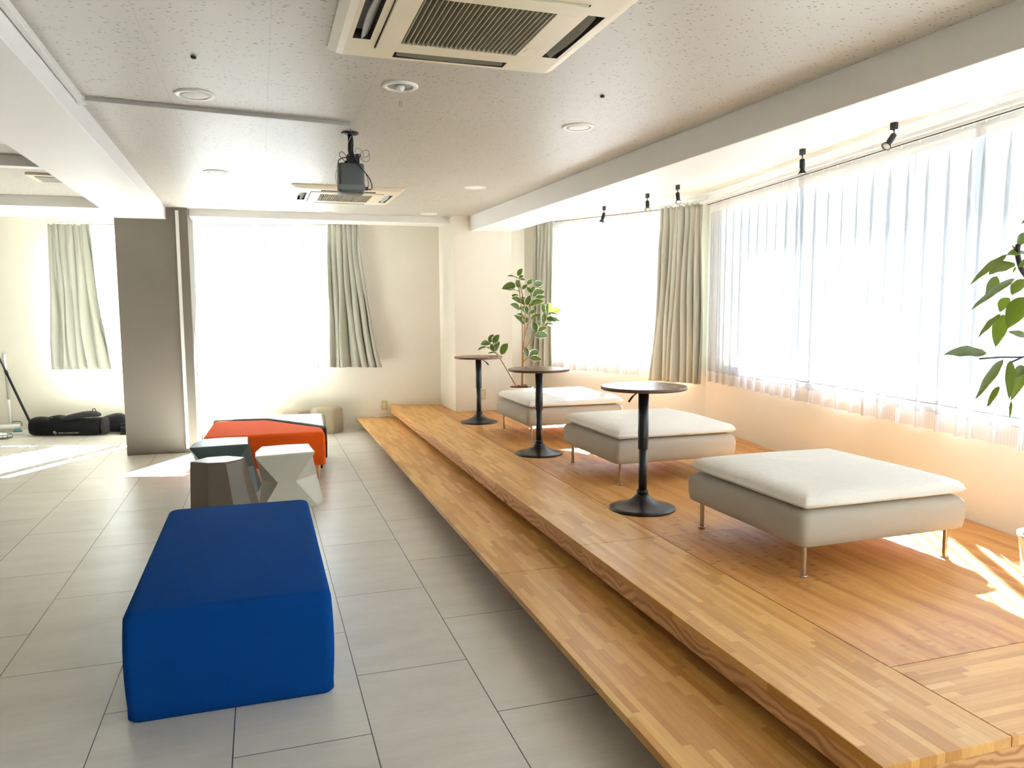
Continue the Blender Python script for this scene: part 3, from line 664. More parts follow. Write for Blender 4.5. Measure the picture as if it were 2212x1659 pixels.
# faceted stools
def stool(loc, rz, mat, label, mode):
    root = thing('stool', label, 'stool', loc, rz, None)
    # eight-point sections at top, waist and floor; the front corners pinch in at the waist
    H = 0.42
    if mode == 'notch':
        T = [(-0.215, -0.19), (0.215, -0.135), (0.20, 0.06), (0.19, 0.235), (0.02, 0.25), (-0.17, 0.22), (-0.215, 0.0)]
        Wt = [(-0.062, -0.150), (0.070, -0.115), (0.235, 0.08), (0.235, 0.22), (0.03, 0.25), (-0.17, 0.22), (-0.175, 0.02)]
        B = [(-0.19, -0.20), (0.225, -0.15), (0.275, -0.03), (0.285, 0.22), (0.04, 0.25), (-0.19, 0.23), (-0.20, 0.02)]
        zw = 0.20
    else:
        T = [(-0.185, -0.02), (-0.06, -0.115), (0.06, -0.125), (0.15, -0.05), (0.185, 0.03), (0.06, 0.13), (-0.08, 0.12)]
        Wt = [(-0.19, -0.03), (-0.065, -0.16), (0.09, -0.175), (0.19, -0.10), (0.235, 0.03), (0.08, 0.16), (-0.10, 0.15)]
        B = [(-0.195, -0.04), (-0.07, -0.20), (0.115, -0.22), (0.24, -0.14), (0.29, 0.03), (0.10, 0.19), (-0.12, 0.18)]
        zw = 0.21
    mb = MB(); mb.loft([[(x, y, 0) for x, y in B], [(x, y, zw) for x, y in Wt], [(x, y, H - 0.012) for x, y in T]])
    body = mb.build('body', M[mat], root, bevel=0.003)
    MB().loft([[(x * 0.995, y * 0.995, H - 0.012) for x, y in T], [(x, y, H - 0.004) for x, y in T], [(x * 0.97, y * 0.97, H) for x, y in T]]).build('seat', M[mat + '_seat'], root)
    return root
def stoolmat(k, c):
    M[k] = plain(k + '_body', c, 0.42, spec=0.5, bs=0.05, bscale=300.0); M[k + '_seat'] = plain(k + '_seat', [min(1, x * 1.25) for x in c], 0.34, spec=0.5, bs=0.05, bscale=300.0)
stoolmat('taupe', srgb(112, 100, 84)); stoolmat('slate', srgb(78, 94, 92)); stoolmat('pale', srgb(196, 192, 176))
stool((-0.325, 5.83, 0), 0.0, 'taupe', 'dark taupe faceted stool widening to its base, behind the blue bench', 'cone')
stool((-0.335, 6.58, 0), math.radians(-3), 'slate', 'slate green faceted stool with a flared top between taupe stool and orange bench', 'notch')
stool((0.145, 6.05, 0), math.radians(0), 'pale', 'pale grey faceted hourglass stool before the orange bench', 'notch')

# tweed hexagonal poufs
def pouf(loc, rz, label, h):
    mb = MB(); rings = []
    def hexa(r, rr=0.02):
        out = []
        P = [Vector((r * math.cos(PI / 3 * k), r * math.sin(PI / 3 * k))) for k in range(6)]
        for i in range(6):
            a, b_, e = P[i - 1], P[i], P[(i + 1) % 6]
            p = b_ + (a - b_).normalized() * rr; q = b_ + (e - b_).normalized() * rr
            for k in range(4):
                t = k / 3; out.append((1 - t) ** 2 * p + 2 * t * (1 - t) * b_ + t * t * q)
        return out
    for r, z in ((0.188, 0.0), (0.194, 0.01), (0.196, h * 0.5), (0.194, h - 0.03), (0.188, h - 0.012), (0.172, h - 0.002), (0.12, h + 0.004), (0.05, h + 0.006)):
        rings.append([(p.x, p.y, z) for p in hexa(r)])
    o = mb.loft(rings).build('pouf', M['hexfab'], smooth=True, loc=loc, rotz=rz)
    tag(o, label, 'pouf', 'beige tweed poufs against the far wall'); return o
pouf((0.352, 9.56, 0), math.radians(-17), 'left beige hexagonal tweed pouf, half hidden by the leather bench', 0.285)
pouf((0.735, 9.49, 0), math.radians(-13), 'right beige hexagonal tweed pouf, fully seen against the far wall', 0.30)

# ================================================================= CEILING THINGS
def cassette(loc, label, sz=0.955):
    root = thing('air_conditioner', label, 'air conditioner', loc, 0, 'ceiling cassette air conditioners')
    h = sz / 2; z0 = 0.0; zb = -0.036
    # face frame with four outlet openings: built from boxes round the openings
    rings = [[(x, y, z) for x, y in rrect(-a, -a, a, a, 0.03, 4)] for a, z in ((h, 0.0), (h, -0.008), (h - 0.03, -0.030), (h - 0.055, -0.036))]
    # opening rectangle cut by a boolean-free approach: panel strips
    fr = MB()
    fr.loft(rings, cap=False)
    i_, o_ = 0.315, h - 0.055        # inner panel half, outer flat half
    a, b_, c = 0.340, 0.405, 0.23    # slot near/far edge, slot half length
    for rot in range(4):
        def R(x, y):
            for _ in range(rot): x, y = -y, x
            return (x, y, -0.036)
        def quad(x0, y0, x1, y1):
            fr.add([R(x0, y0), R(x1, y0), R(x1, y1), R(x0, y1)], [(0, 1, 2, 3)])
        quad(-i_, i_, i_, a); quad(-i_, a, -c, b_); quad(c, a, i_, b_); quad(-i_, b_, i_, o_); quad(i_, i_, o_, o_)
    fr.build('face_frame', M['cream'], root)
    for rot in range(4):
        ang = rot * PI / 2
        sl = MB()
        n = 14
        # recess trough
        sl.add([(-c, a, -0.036), (c, a, -0.036), (c, b_, -0.036), (-c, b_, -0.036), (-c, a, 0.03), (c, a, 0.03), (c, b_, 0.03), (-c, b_, 0.03)],
               [(4, 5, 6, 7), (0, 1, 5, 4), (1, 2, 6, 5), (2, 3, 7, 6), (3, 0, 4, 7)])
        o = sl.build('air_outlet', M['darkslot'], root); o.rotation_euler = (0, 0, ang)
        fl = MB(); pts = []
        for k in range(n + 1):
            t = k / n; x = -c + 0.012 + (2 * c - 0.024) * t; bow = 0.020 * math.sin(PI * t)
            pts.append((x, bow))
        vs = [(x, a + 0.012, -0.020) for x, w in pts] + [(x, a + 0.034 + w * 0.6, -0.038) for x, w in pts]
        fl.add(vs, [(k, k + 1, n + 2 + k, n + 1 + k) for k in range(n)])
        f = fl.build('louver', M['louver'], root, solid=0.004); f.rotation_euler = (0, 0, ang)
    pn = MB(); g = 0.228
    p0 = i_ - 0.006
    for (x0, y0, x1, y1) in ((-p0, g, p0, p0), (-p0, -p0, p0, -g), (-p0, -g, -g, g), (g, -g, p0, g)):
        pn.box(x0, y0, -0.043, x1, y1, -0.030)
    pn.build('intake_panel', M['cream'], root, bevel=0.0015)
    MB().box(-g, -g, -0.020, g, g, -0.016).build('filter', M['darkslot'], root)
    gr = MB(); ns = 25
    for k in range(ns):
        x = -g + 2 * g * (k + 0.5) / ns
        gr.add([(x - 0.006, -g, -0.022), (x - 0.003, -g, -0.041), (x + 0.001, -g, -0.041), (x - 0.002, -g, -0.022), (x - 0.006, g, -0.022), (x - 0.003, g, -0.041), (x + 0.001, g, -0.041), (x - 0.002, g, -0.022)],
               [(0, 1, 2, 3), (7, 6, 5, 4), (0, 4, 5, 1), (1, 5, 6, 2), (2, 6, 7, 3), (3, 7, 4, 0)])
    gr.build('intake_grille', M['grille'], root)
    MB().box(0.245, 0.13, -0.0445, 0.295, 0.185, -0.043).build('sensor_tab', M['cream'], root)
    return root
M['louver'] = plain('louver_grey', srgb(120, 118, 104), 0.4); M['grille'] = plain('grille_beige', srgb(158, 150, 124), 0.5)
ac = cassette((0.768, 2.752, 2.53), 'large cream ceiling cassette air conditioner nearest the camera, cut by the top edge')
dup(ac, (0.765, 7.19, 2.53), 0, 'cream ceiling cassette air conditioner farther back behind the projector')
def leftvent():
    root = thing('ceiling_vent', 'beige ceiling vent panel in the left bay behind the white beam', 'vent', (-1.42, 6.90, 2.53))
    fr = MB(); fr.box(-0.22, -0.17, -0.02, 0.22, 0.17, 0); fr.build('frame', M['cream'], root, bevel=0.003)
    MB().box(-0.17, -0.12, -0.024, 0.17, 0.15, -0.018).build('grille', M['louver'], root)
leftvent()
lv = thing('ceiling_vent', 'dark slotted ceiling vent at the left picture edge behind the beam', 'vent', (-1.58, 5.42, 2.53))
MB().box(-0.14, -0.13, -0.018, 0.14, 0.13, 0).build('frame', M['whiteplastic'], lv, bevel=0.003); MB().box(-0.10, -0.03, -0.021, 0.10, 0.06, -0.017).build('slot', M['darkslot'], lv)

def downlight(loc, label, r=0.094):
    root = thing('downlight', label, 'downlight', loc, 0, 'recessed ceiling downlights')
    MB().lathe([(r, 0.0), (r, -0.004), (r - 0.006, -0.008), (r * 0.72, -0.006), (r * 0.70, 0.0)], n=40, cap=False).build('trim_ring', M['whiteplastic'], root, smooth=True)
    MB().lathe([(r * 0.72, -0.0045), (r * 0.45, -0.0065), (0.004, -0.0075)], n=40).build('diffuser', M['diffuser'], root, smooth=True)
    return root
M['diffuser'] = plain('frosted_diffuser', srgb(240, 238, 232), 0.55)
d0 = downlight((-0.262, 4.105, 2.53), 'round white downlight beside the surface cable duct on the left')
for loc, lb_ in (((-0.272, 6.318, 2.53), 'round white downlight left of the projector, second in the left row'),
                 ((-0.284, 8.29, 2.53), 'small looking downlight nearest the far window in the left row'),
                 ((1.778, 4.188, 2.53), 'round white downlight nearest the camera in the right row'),
                 ((1.798, 6.49, 2.53), 'round white downlight in the middle of the right row'),
                 ((1.81, 8.44, 2.53), 'round white downlight farthest back near the white pillar'),
                 ((0.72, 6.40, 2.53), 'round white downlight half hidden behind the projector')):
    dup(d0, loc, 0, lb_)
em = thing('emergency_light', 'recessed round emergency light with a small pull tag below it', 'emergency light', (0.661, 3.668, 2.53))
MB().lathe([(0.083, 0.0), (0.083, -0.006), (0.077, -0.010), (0.062, -0.008), (0.060, 0.002)], n=44, cap=False).build('trim_ring', M['whiteplastic'], em, smooth=True)
MB().lathe([(0.064, -0.004), (0.050, -0.0042), (0.003, -0.0044)], n=44).build('reflector', plain('dull_reflector', srgb(150, 152, 144), 0.3, 0.5), em, smooth=True)
MB().lathe([(0.003, -0.026), (0.014, -0.022), (0.020, -0.012), (0.021, -0.004)], n=24).build('bulb', M['whiteplastic'], em, smooth=True)
MB().tube([(0.0, 0.0, -0.008), (-0.002, 0.0, -0.075)], 0.0006, 5).build('pull_cord', M['greyplastic'], em)
MB().tube([(-0.002, 0, -0.073), (0.004, 0, -0.077), (0.002, 0, -0.095), (-0.008, 0, -0.092), (-0.006, 0, -0.074), (-0.002, 0, -0.073)], 0.0014, 6).build('pull_tag', plain('tan_tag', srgb(150, 112, 80), 0.6), em)
for x, y, lb_ in ((-0.219, 3.497, 'tiny dark mark on the ceiling board above the cable duct'), (1.634, 3.544, 'tiny dark mark on the ceiling between cassette and right beam')):
    o = MB().lathe([(0.004, 0.0), (0.012, -0.003), (0.010, -0.009), (0.004, -0.012)], x, y, 14, z=2.53).build('ceiling_mark', M['black'], smooth=True); tag(o, lb_, 'hook')  # small black knob for a dark spot on the ceiling

# surface cable ducts
cd = thing('cable_duct', 'grey surface cable duct running over the ceiling to the projector', 'cable duct', (0, 0, 0))
def bar(mb, p, q, w, h, z):
    p, q = Vector(p), Vector(q); d = (q - p).normalized(); n = Vector((-d.y, d.x)) * w / 2
    mb.prism([tuple(p + n), tuple(p - n), tuple(q - n), tuple(q + n)], z - h, z)
mb = MB(); bar(mb, (-0.795, 4.305), (0.52, 4.468), 0.028, 0.020, 2.531); mb.build('ceiling_run', M['greyplastic'], cd, bevel=0.002)
mb = MB(); bar(mb, (-0.752, 2.0), (-0.790, 4.32), 0.026, 0.030, 2.531); mb.build('beam_run', M['whiteplastic'], cd, bevel=0.002)
MB().box(-0.806, 4.285, 2.497, -0.770, 4.335, 2.531).build('corner_joint', M['whiteplastic'], cd, bevel=0.003)
cc = MB().box(-0.782, 8.592, 0.045, -0.750, 8.620, 2.50).build('conduit', M['whiteplastic'], bevel=0.003)
tag(cc, 'thin white cable conduit running down the taupe column', 'conduit')

# projector
pr = thing('projector', 'grey box projector hanging from a black ceiling pole with loose cables', 'projector', (0.545, 4.717, 2.53))
MB().lathe([(0.050, 0.0), (0.052, -0.004), (0.046, -0.009), (0.018, -0.011)], n=32).build('ceiling_plate', M['black'], pr, smooth=True)
MB().lathe([(0.013, -0.009), (0.013, -0.145)], n=18).build('pole', M['black'], pr, smooth=True)
br_ = MB(); br_.box(-0.020, -0.02, -0.178, 0.050, 0.06, -0.125); br_.box(-0.035, -0.015, -0.185, 0.045, 0.03, -0.165); br_.box(0.03, 0.0, -0.135, 0.062, 0.05, -0.118); br_.build('tilt_bracket', M['black'], pr, bevel=0.003)
bd = MB(); rings = []
for f, z in ((0.90, -0.180), (0.98, -0.184), (1.0, -0.20), (1.01, -0.30), (1.01, -0.335), (0.97, -0.348), (0.88, -0.352)):
    rings.append([(x * f, y * f + 0.02, z) for x, y in rrect(-0.076, -0.062, 0.076, 0.062, 0.022, 5)])
bd.loft(rings).build('body', M['projgrey'] if 'projgrey' in M else M.setdefault('projgrey', plain('projector_grey', srgb(86, 92, 92), 0.45, bs=0.1, bscale=900.0)), pr, smooth=True)
MB().box(-0.077, -0.0435, -0.332, 0.077, -0.041, -0.305).build('lower_band', plain('projector_light_grey', srgb(112, 118, 118), 0.45), pr, bevel=0.001)
MB().box(0.074, -0.02, -0.330, 0.098, 0.01, -0.312).build('plug', M['black'], pr, bevel=0.002)
for pts, r, mt, nm in (
    ([(-0.01, -0.10, 0.0), (0.006, -0.05, -0.02), (0.014, -0.02, -0.06), (0.012, -0.018, -0.11), (0.02, -0.05, -0.16), (0.045, -0.06, -0.20), (0.078, -0.05, -0.235), (0.105, -0.04, -0.27), (0.120, -0.02, -0.31), (0.112, -0.01, -0.325), (0.096, -0.005, -0.322)], 0.0032, 'black', 'power_cable'),
    ([(0.025, -0.05, -0.165), (0.05, -0.06, -0.205), (0.080, -0.05, -0.24), (0.096, -0.03, -0.275), (0.100, -0.01, -0.305), (0.094, 0.0, -0.32)], 0.0018, 'black', 'signal_cable'),
    ([(-0.02, -0.03, -0.15), (-0.05, -0.03, -0.118), (-0.068, -0.03, -0.130), (-0.060, -0.03, -0.150), (-0.035, -0.03, -0.172), (-0.01, -0.03, -0.18)], 0.0018, 'black', 'cable_loop'),
    ([(-0.012, -0.03, -0.15), (-0.05, -0.045, -0.155), (-0.074, -0.045, -0.172), (-0.078, -0.045, -0.20)], 0.0032, 'black', 'cable_loop'),
    ([(0.0, -0.05, -0.03), (-0.018, -0.045, -0.07), (-0.020, -0.04, -0.11), (-0.012, -0.04, -0.14)], 0.0018, 'greyplastic', 'white_cable'),
    ([(0.022, -0.03, -0.14), (0.028, -0.03, -0.10), (0.048, -0.03, -0.094), (0.070, -0.03, -0.115), (0.072, -0.03, -0.14), (0.055, -0.03, -0.15)], 0.0022, 'greyplastic', 'white_cable_coil'),
    ([(0.045, -0.02, -0.135), (0.070, -0.02, -0.105), (0.100, -0.02, -0.100), (0.105, -0.02, -0.125), (0.085, -0.02, -0.140), (0.070, -0.02, -0.13)], 0.0022, 'greyplastic', 'white_cable_coil'),
    ([(0.058, -0.02, -0.150), (0.085, -0.02, -0.167), (0.108, -0.02, -0.155), (0.110, -0.02, -0.12)], 0.0022, 'greyplastic', 'white_cable_coil'),
    ([(-0.078, -0.03, -0.21), (-0.094, -0.03, -0.25), (-0.090, -0.03, -0.29), (-0.076, -0.03, -0.325)], 0.0018, 'greyplastic', 'side_cable')):
    MB().tube(smooth_path(pts, 5), r, 6).build(nm, M[mt], pr, smooth=True)

# spotlights on a track fixed to the window side of the right beam
tr = MB(); tr.add([(2.905, 2.2, 2.366), (2.925, 2.2, 2.366), (2.845, 6.6, 2.366), (2.825, 6.6, 2.366), (2.905, 2.2, 2.386), (2.925, 2.2, 2.386), (2.845, 6.6, 2.386), (2.825, 6.6, 2.386)],
                  [(0, 3, 2, 1), (4, 5, 6, 7), (0, 1, 5, 4), (1, 2, 6, 5), (2, 3, 7, 6), (3, 0, 4, 7)])
tag(tr.build('lighting_track', M['whiteplastic']), 'lighting track on the window side of the right beam carrying the black spotlights', 'track')
def spot(x, y, aim, label):
    root = thing('spotlight', label, 'spotlight', (x, y, 2.365), 0, 'black spotlights under the right beam')
    MB().box(-0.010, -0.016, -0.034, 0.010, 0.016, 0.0).build('adapter', M['black'], root, bevel=0.002)
    MB().tube([(0, 0.003, -0.03), (0, 0.003, -0.062)], 0.0035, 8).build('stem', M['chrome'], root, smooth=True)
    MB().tube([(0, -0.004, -0.03), (0, -0.004, -0.060)], 0.002, 8).build('stem', M['black'], root, smooth=True)
    hd = bpy.data.objects.new('head', None); COL.objects.link(hd); hd.parent = root; hd.location = (0, 0, -0.060)
    hd.rotation_euler = Vector(aim).to_track_quat('-Z', 'Y').to_euler()
    MB().lathe([(0.010, 0.004), (0.0145, 0.0), (0.0145, -0.045), (0.010, -0.050)], n=20).build('lamp_body', M['black'], hd, smooth=True)
    MB().lathe([(0.010, -0.048), (0.013, -0.058), (0.020, -0.072), (0.0225, -0.077)], n=24, cap=False).build('shade', M['black'], hd, smooth=True, solid=0.001)
    MB().lathe([(0.0205, -0.0755), (0.010, -0.0765), (0.001, -0.077)], n=24).build('lamp_glass', M['diffuser'], hd, smooth=True)
    return root
spot(2.868, 6.17, (-0.25, 0.2, -1), 'small black spotlight farthest from the camera, tilted slightly down')
spot(2.875, 5.40, (-0.25, -0.55, -1), 'black spotlight second from the far end, lamp face toward the camera')
spot(2.880, 4.955, (-0.22, -0.55, -1), 'black spotlight above the bunched corner drape, third in the row')
spot(2.893, 3.637, (0.0, -0.05, -1), 'black spotlight pointing straight down before the long sheer curtain')
spot(2.902, 2.997, (-0.75, -0.12, -0.85), 'black spotlight nearest the camera, swivelled to the left')

# ================================================================= WALL THINGS
def outlet(W, s, z, label, n=3):
    root = thing('wall_outlet', label, 'outlet', tuple(W.pt(s, -0.001, z)), W.rot, 'beige wall outlets')
    MB().box(-0.036, -0.008, -0.06, 0.036, 0, 0.06).build('cover_plate', M['outlet'], root, bevel=0.003)
    for k in range(n):
        zc = (k - (n - 1) / 2) * 0.026
        MB().box(-0.011, -0.0095, zc - 0.010, 0.011, -0.007, zc + 0.010).build('socket', M['cream'], root, bevel=0.001)
outlet(WF, (1.435 + 6) * 1.0485, 0.292, 'beige outlet plate on the far wall above the step end')
PW = Wall((2.112, 8.545), (2.80, 8.545)); outlet(PW, 0.325, 0.49, 'beige outlet plate on the white pillar behind the farthest bar table')
# white cables with plugs on the step
cb = thing('extension_cable', 'tangled white extension cable with plugs lying on the far end of the step', 'cable', (0, 0, 0.1505))
def fy(x, d): return FW(x) - d
for pts in ([(1.475, fy(1.475, 0.012), 0.14), (1.47, fy(1.47, 0.03), 0.03), (1.44, fy(1.44, 0.05), 0.004), (1.38, fy(1.38, 0.07), 0.004), (1.33, fy(1.33, 0.05), 0.004), (1.27, fy(1.27, 0.08), 0.004)],
            [(1.27, fy(1.27, 0.08), 0.004), (1.22, fy(1.22, 0.05), 0.004), (1.17, fy(1.17, 0.07), 0.006), (1.11, fy(1.11, 0.09), 0.008), (1.075, fy(1.075, 0.10), -0.02), (1.062, fy(1.062, 0.10), -0.06)],
            [(1.062, fy(1.062, 0.10), -0.06), (1.075, fy(1.075, 0.09), -0.09), (1.10, fy(1.10, 0.08), -0.105), (1.15, fy(1.15, 0.07), -0.09)],
            [(1.29, fy(1.29, 0.10), 0.004), (1.33, fy(1.33, 0.13), 0.004), (1.36, fy(1.36, 0.10), 0.006), (1.30, fy(1.30, 0.05), 0.004)]):
    MB().tube(smooth_path(pts, 5), 0.003, 6).build('cord', M['whiteplastic'], cb, smooth=True)
for x, d, a in ((1.15, 0.085, 0.1), (1.29, 0.11, 0.7), (1.335, 0.12, -0.8), (1.42, 0.06, 0.1)):
    o = MB().box(-0.026, -0.010, 0.0, 0.026, 0.010, 0.016).build('plug', M['whiteplastic'], cb, bevel=0.004); o.location = (x, fy(x, d), 0.0008); o.rotation_euler = (0, 0, a)

# ================================================================= FLOOR THINGS AT LEFT
def blob(rings_spec, mat, name, parent, n=20, loc=(0, 0, 0), rz=0, seed=0, lump=0.006):
    """soft lying bag: list of (x, centre_z, half_width_y, half_height_z)"""
    rnd = random.Random(seed); mb = MB(); rings = []
    for x, cz, hy, hz in rings_spec:
        ring = []
        for k in range(n):
            t = 2 * PI * k / n; c, s_ = math.cos(t), math.sin(t)
            y = math.copysign(abs(c) ** 0.75, c) * hy; z = math.copysign(abs(s_) ** 0.75, s_) * hz
            q = 1 + lump * 8 * (rnd.random() - 0.5) / 1
            ring.append((x, y * q, max(0.001, cz + z * q)) if cz < 0.14 else (x, y * q, cz + z * q))
        rings.append(ring)
    o = mb.loft(rings).build(name, mat, parent, smooth=True, sub=1, loc=loc, rotz=rz); return o
bagz = math.radians(-17.5)
bag = thing('carrying_bag', 'long black padded carrying bag lying on the floor under the left window', 'bag', (-2.66, 10.46, 0), bagz)
blob([(0.0, 0.10, 0.05, 0.06), (0.012, 0.105, 0.09, 0.095), (0.06, 0.115, 0.105, 0.112), (0.16, 0.115, 0.11, 0.113), (0.22, 0.108, 0.11, 0.106), (0.25, 0.102, 0.112, 0.10), (0.30, 0.125, 0.112, 0.122), (0.36, 0.125, 0.115, 0.122),
      (0.50, 0.105, 0.115, 0.103), (0.66, 0.100, 0.115, 0.098), (0.80, 0.108, 0.112, 0.105), (0.88, 0.110, 0.108, 0.106)], M['nylon'], 'main_compartment', bag, seed=3)
blob([(0.865, 0.110, 0.110, 0.108), (0.90, 0.108, 0.104, 0.103), (0.918, 0.106, 0.086, 0.086), (0.924, 0.105, 0.05, 0.05)], M['nylon2'], 'end_cap', bag, seed=4)
MB().tube(smooth_path([(0.30, -0.085, 0.19), (0.285, -0.09, 0.225), (0.33, -0.08, 0.240), (0.36, -0.07, 0.225)], 4), 0.006, 8).build('strap_loop', M['nylon'], bag, smooth=True)
M['print'] = plain('grey_print', srgb(170, 170, 168), 0.6)
def text(body, size, name, parent, loc, rot):
    cu = bpy.data.curves.new(name, 'FONT'); cu.body = body; cu.size = size; cu.extrude = 0.0004; cu.space_character = 1.05
    o = bpy.data.objects.new(name, cu); COL.objects.link(o)
    dg = bpy.context.evaluated_depsgraph_get(); me = bpy.data.meshes.new_from_object(o.evaluated_get(dg))
    bpy.data.objects.remove(o); m = bpy.data.objects.new(name, me); COL.objects.link(m); me.materials.clear(); me.materials.append(M['print'])
    m.parent = parent; m.location = loc; m.rotation_euler = rot; return m
text('YOUR-CONNECTION', 0.024, 'lettering', bag, (0.385, -0.116, 0.034), (math.radians(84), 0, 0))
em_ = MB()
for cx, cz, a in ((0.338, 0.058, 0.6), (0.352, 0.056, -0.7), (0.344, 0.040, 2.3), (0.362, 0.038, 0.4)):
    c_, s_ = math.cos(a), math.sin(a); w, h = 0.011, 0.006
    q = [(-w, -h), (w, -h), (w, h), (-w, h)]
    em_.add([(cx + x * c_ - y * s_, -0.118, cz + x * s_ + y * c_) for x, y in q] + [(cx + x * c_ - y * s_, -0.1165, cz + x * s_ + y * c_) for x, y in q], [(0, 1, 2, 3), (7, 6, 5, 4), (0, 4, 5, 1), (1, 5, 6, 2), (2, 6, 7, 3), (3, 7, 4, 0)])
em_.build('emblem', M['print'], bag)
p2 = thing('pouch', 'small flat black zipped pouch lying on top of the long black bag', 'pouch', (-2.645, 10.42, 0.022), bagz)
blob([(0.345, 0.178, 0.02, 0.006), (0.37, 0.180, 0.06, 0.020), (0.45, 0.200, 0.085, 0.030), (0.56, 0.218, 0.09, 0.036), (0.66, 0.232, 0.09, 0.040), (0.74, 0.236, 0.085, 0.038), (0.80, 0.226, 0.07, 0.028), (0.83, 0.220, 0.03, 0.010)], M['nylon2'], 'pouch_body', p2, seed=6, lump=0.003)
MB().tube(smooth_path([(0.735, 0.0, 0.262), (0.740, 0.0, 0.288), (0.765, 0.0, 0.298), (0.785, 0.0, 0.250)], 4), 0.005, 8).build('handle_loop', M['nylon'], p2, smooth=True)
p3 = thing('carrying_bag', 'round ended black bag lying behind the long bag, next to the taupe column', 'bag', (-1.80, 10.33, 0), bagz)
blob([(-0.12, 0.10, 0.06, 0.07), (-0.04, 0.11, 0.09, 0.10), (0.06, 0.125, 0.10, 0.115), (0.13, 0.13, 0.10, 0.12), (0.19, 0.12, 0.095, 0.11), (0.225, 0.10, 0.07, 0.08), (0.235, 0.09, 0.03, 0.04)], M['nylon'], 'bag_body', p3, seed=8)
p4 = thing('tripod_bag', 'flat folded black bag with straps half hidden behind the taupe column', 'bag', (-1.60, 10.20, 0), bagz)
for k in range(4):
    MB().box(-0.02 - 0.006 * k, -0.10 + 0.01 * k, 0.001 + 0.034 * k, 0.26, 0.10, 0.030 + 0.034 * k).build('folded_layer', M['nylon'] if k % 2 else M['nylon2'], p4, bevel=0.012, seg=3)
# leaning black pole
pl = thing('pole', 'thin black telescopic pole leaning to the left from behind the long bag', 'pole', (0, 0, 0))
A_, B_ = Vector((-2.655, 10.60, 0.003)), Vector((-3.16, 10.90, 1.20))
mid = A_.lerp(B_, 0.62)
MB().tube([A_, mid], 0.014, 12).build('lower_tube', M['black'], pl, smooth=True); MB().tube([mid, B_], 0.011, 12).build('upper_tube', M['blackmetal'], pl, smooth=True)
MB().tube([mid - (B_ - A_).normalized() * 0.03, mid + (B_ - A_).normalized() * 0.02], 0.018, 12).build('clamp', M['black'], pl, smooth=True)
# floor wiper / lint roller
mp = thing('lint_roller', 'white floor cleaning roller with an upright handle against the far wall', 'cleaning roller', (-2.995, 10.845, 0))
MB().tube([(0.02, 0.0, 0.10), (0.012, 0.015, 0.40)], 0.016, 12).build('lower_handle', M['whiteplastic'], mp, smooth=True)
MB().tube([(0.012, 0.015, 0.40), (0.0, 0.03, 0.76)], 0.013, 12).build('grey_tube', M['greyplastic'], mp, smooth=True)
MB().tube([(0.0, 0.03, 0.76), (-0.008, 0.035, 0.965)], 0.016, 12).build('grip', M['whiteplastic'], mp, smooth=True)
MB().tube([(-0.20, -0.02, 0.062), (0.12, -0.02, 0.062)], 0.036, 20).build('roller', M['whiteplastic'], mp, smooth=True)
MB().tube(smooth_path([(0.02, 0.0, 0.11), (0.06, 0.0, 0.125), (0.13, 0.0, 0.120), (0.145, -0.02, 0.07)], 4), 0.004, 8).build('wire_yoke', M['blackmetal'], mp, smooth=True)
mh = thing('mop_head', 'flat floor mop head with a teal joint beside the long bag', 'mop', (-2.93, 10.60, 0), math.radians(15))
MB().box(-0.16, -0.05, 0.0, 0.16, 0.05, 0.025).build('pad', M['whiteplastic'], mh, bevel=0.006)
MB().loft([[(x * f + 0.09, y * f, z) for x, y in rrect(-0.05, -0.035, 0.05, 0.035, 0.012)] for f, z in ((1, 0.025), (0.9, 0.045), (0.4, 0.062))]).build('joint', plain('teal_plastic', srgb(86, 150, 150), 0.4), mh, smooth=True)
ry = thing('wire_tray', 'black wire tray holding a white cloth at the left picture edge', 'tray', (-2.99, 10.31, 0), math.radians(-4))
wt = MB()
for z in (0.004, 0.045):
    wt.tube([(-0.15, -0.07, z), (0.15, -0.07, z), (0.15, 0.07, z), (-0.15, 0.07, z), (-0.15, -0.07, z)], 0.003, 6)
for k in range(7):
    x = -0.15 + 0.05 * k; wt.tube([(x, -0.07, 0.045), (x, -0.07, 0.004), (x, 0.07, 0.004), (x, 0.07, 0.045)], 0.002, 6)
wt.build('wire_frame', M['black'], ry)
o = cushion_mesh(0.25, 0.11, 0.055, 14, 9, 0.012).build('cloth', plain('white_cloth', srgb(226, 228, 230), 0.8), smooth=True, loc=(-3.0, 10.31, 0.008), rotz=0.1); tag(o, 'crumpled white cloth lying in the black wire tray', 'cloth')

# ================================================================= PLANTS
def leaf_mesh(base, tip, width, droop, roll, seed, cup=0.25, wavy=0.0, nl=9, face=(-0.25, -0.7, 0.6)):
    rnd = random.Random(seed); b, t = Vector(base), Vector(tip); ax = t - b; L = ax.length; d = ax.normalized()
    side = d.cross(Vector(face))
    side.normalize(); side = Matrix.Rotation(roll, 3, d) @ side; nrm = side.cross(d).normalized()
    mb = MB(); W = 4
    for j in range(nl + 1):
        q = j / nl; prof = (math.sin(PI * min(1, q ** 0.82)) ** 0.78) * (1 - 0.12 * q) if 0 < q < 1 else 0.0
        c = b + ax * q + Vector((0, 0, 1)) * droop * L * math.sin(PI * q)
        for i in range(-W, W + 1):
            u = i / W; wz = wavy * L * math.sin(q * 15 + seed) * abs(u)
            p = c + side * (u * prof * width / 2) + nrm * (cup * width * 0.5 * prof * u * u + wz)
            mb.v.append(tuple(p)); mb.uv[len(mb.v) - 1] = (0.5 + u / 2, q)
    w = 2 * W + 1
    for j in range(nl):
        for i in range(w - 1): mb.f.append((j * w + i, j * w + i + 1, (j + 1) * w + i + 1, (j + 1) * w + i))
    return mb
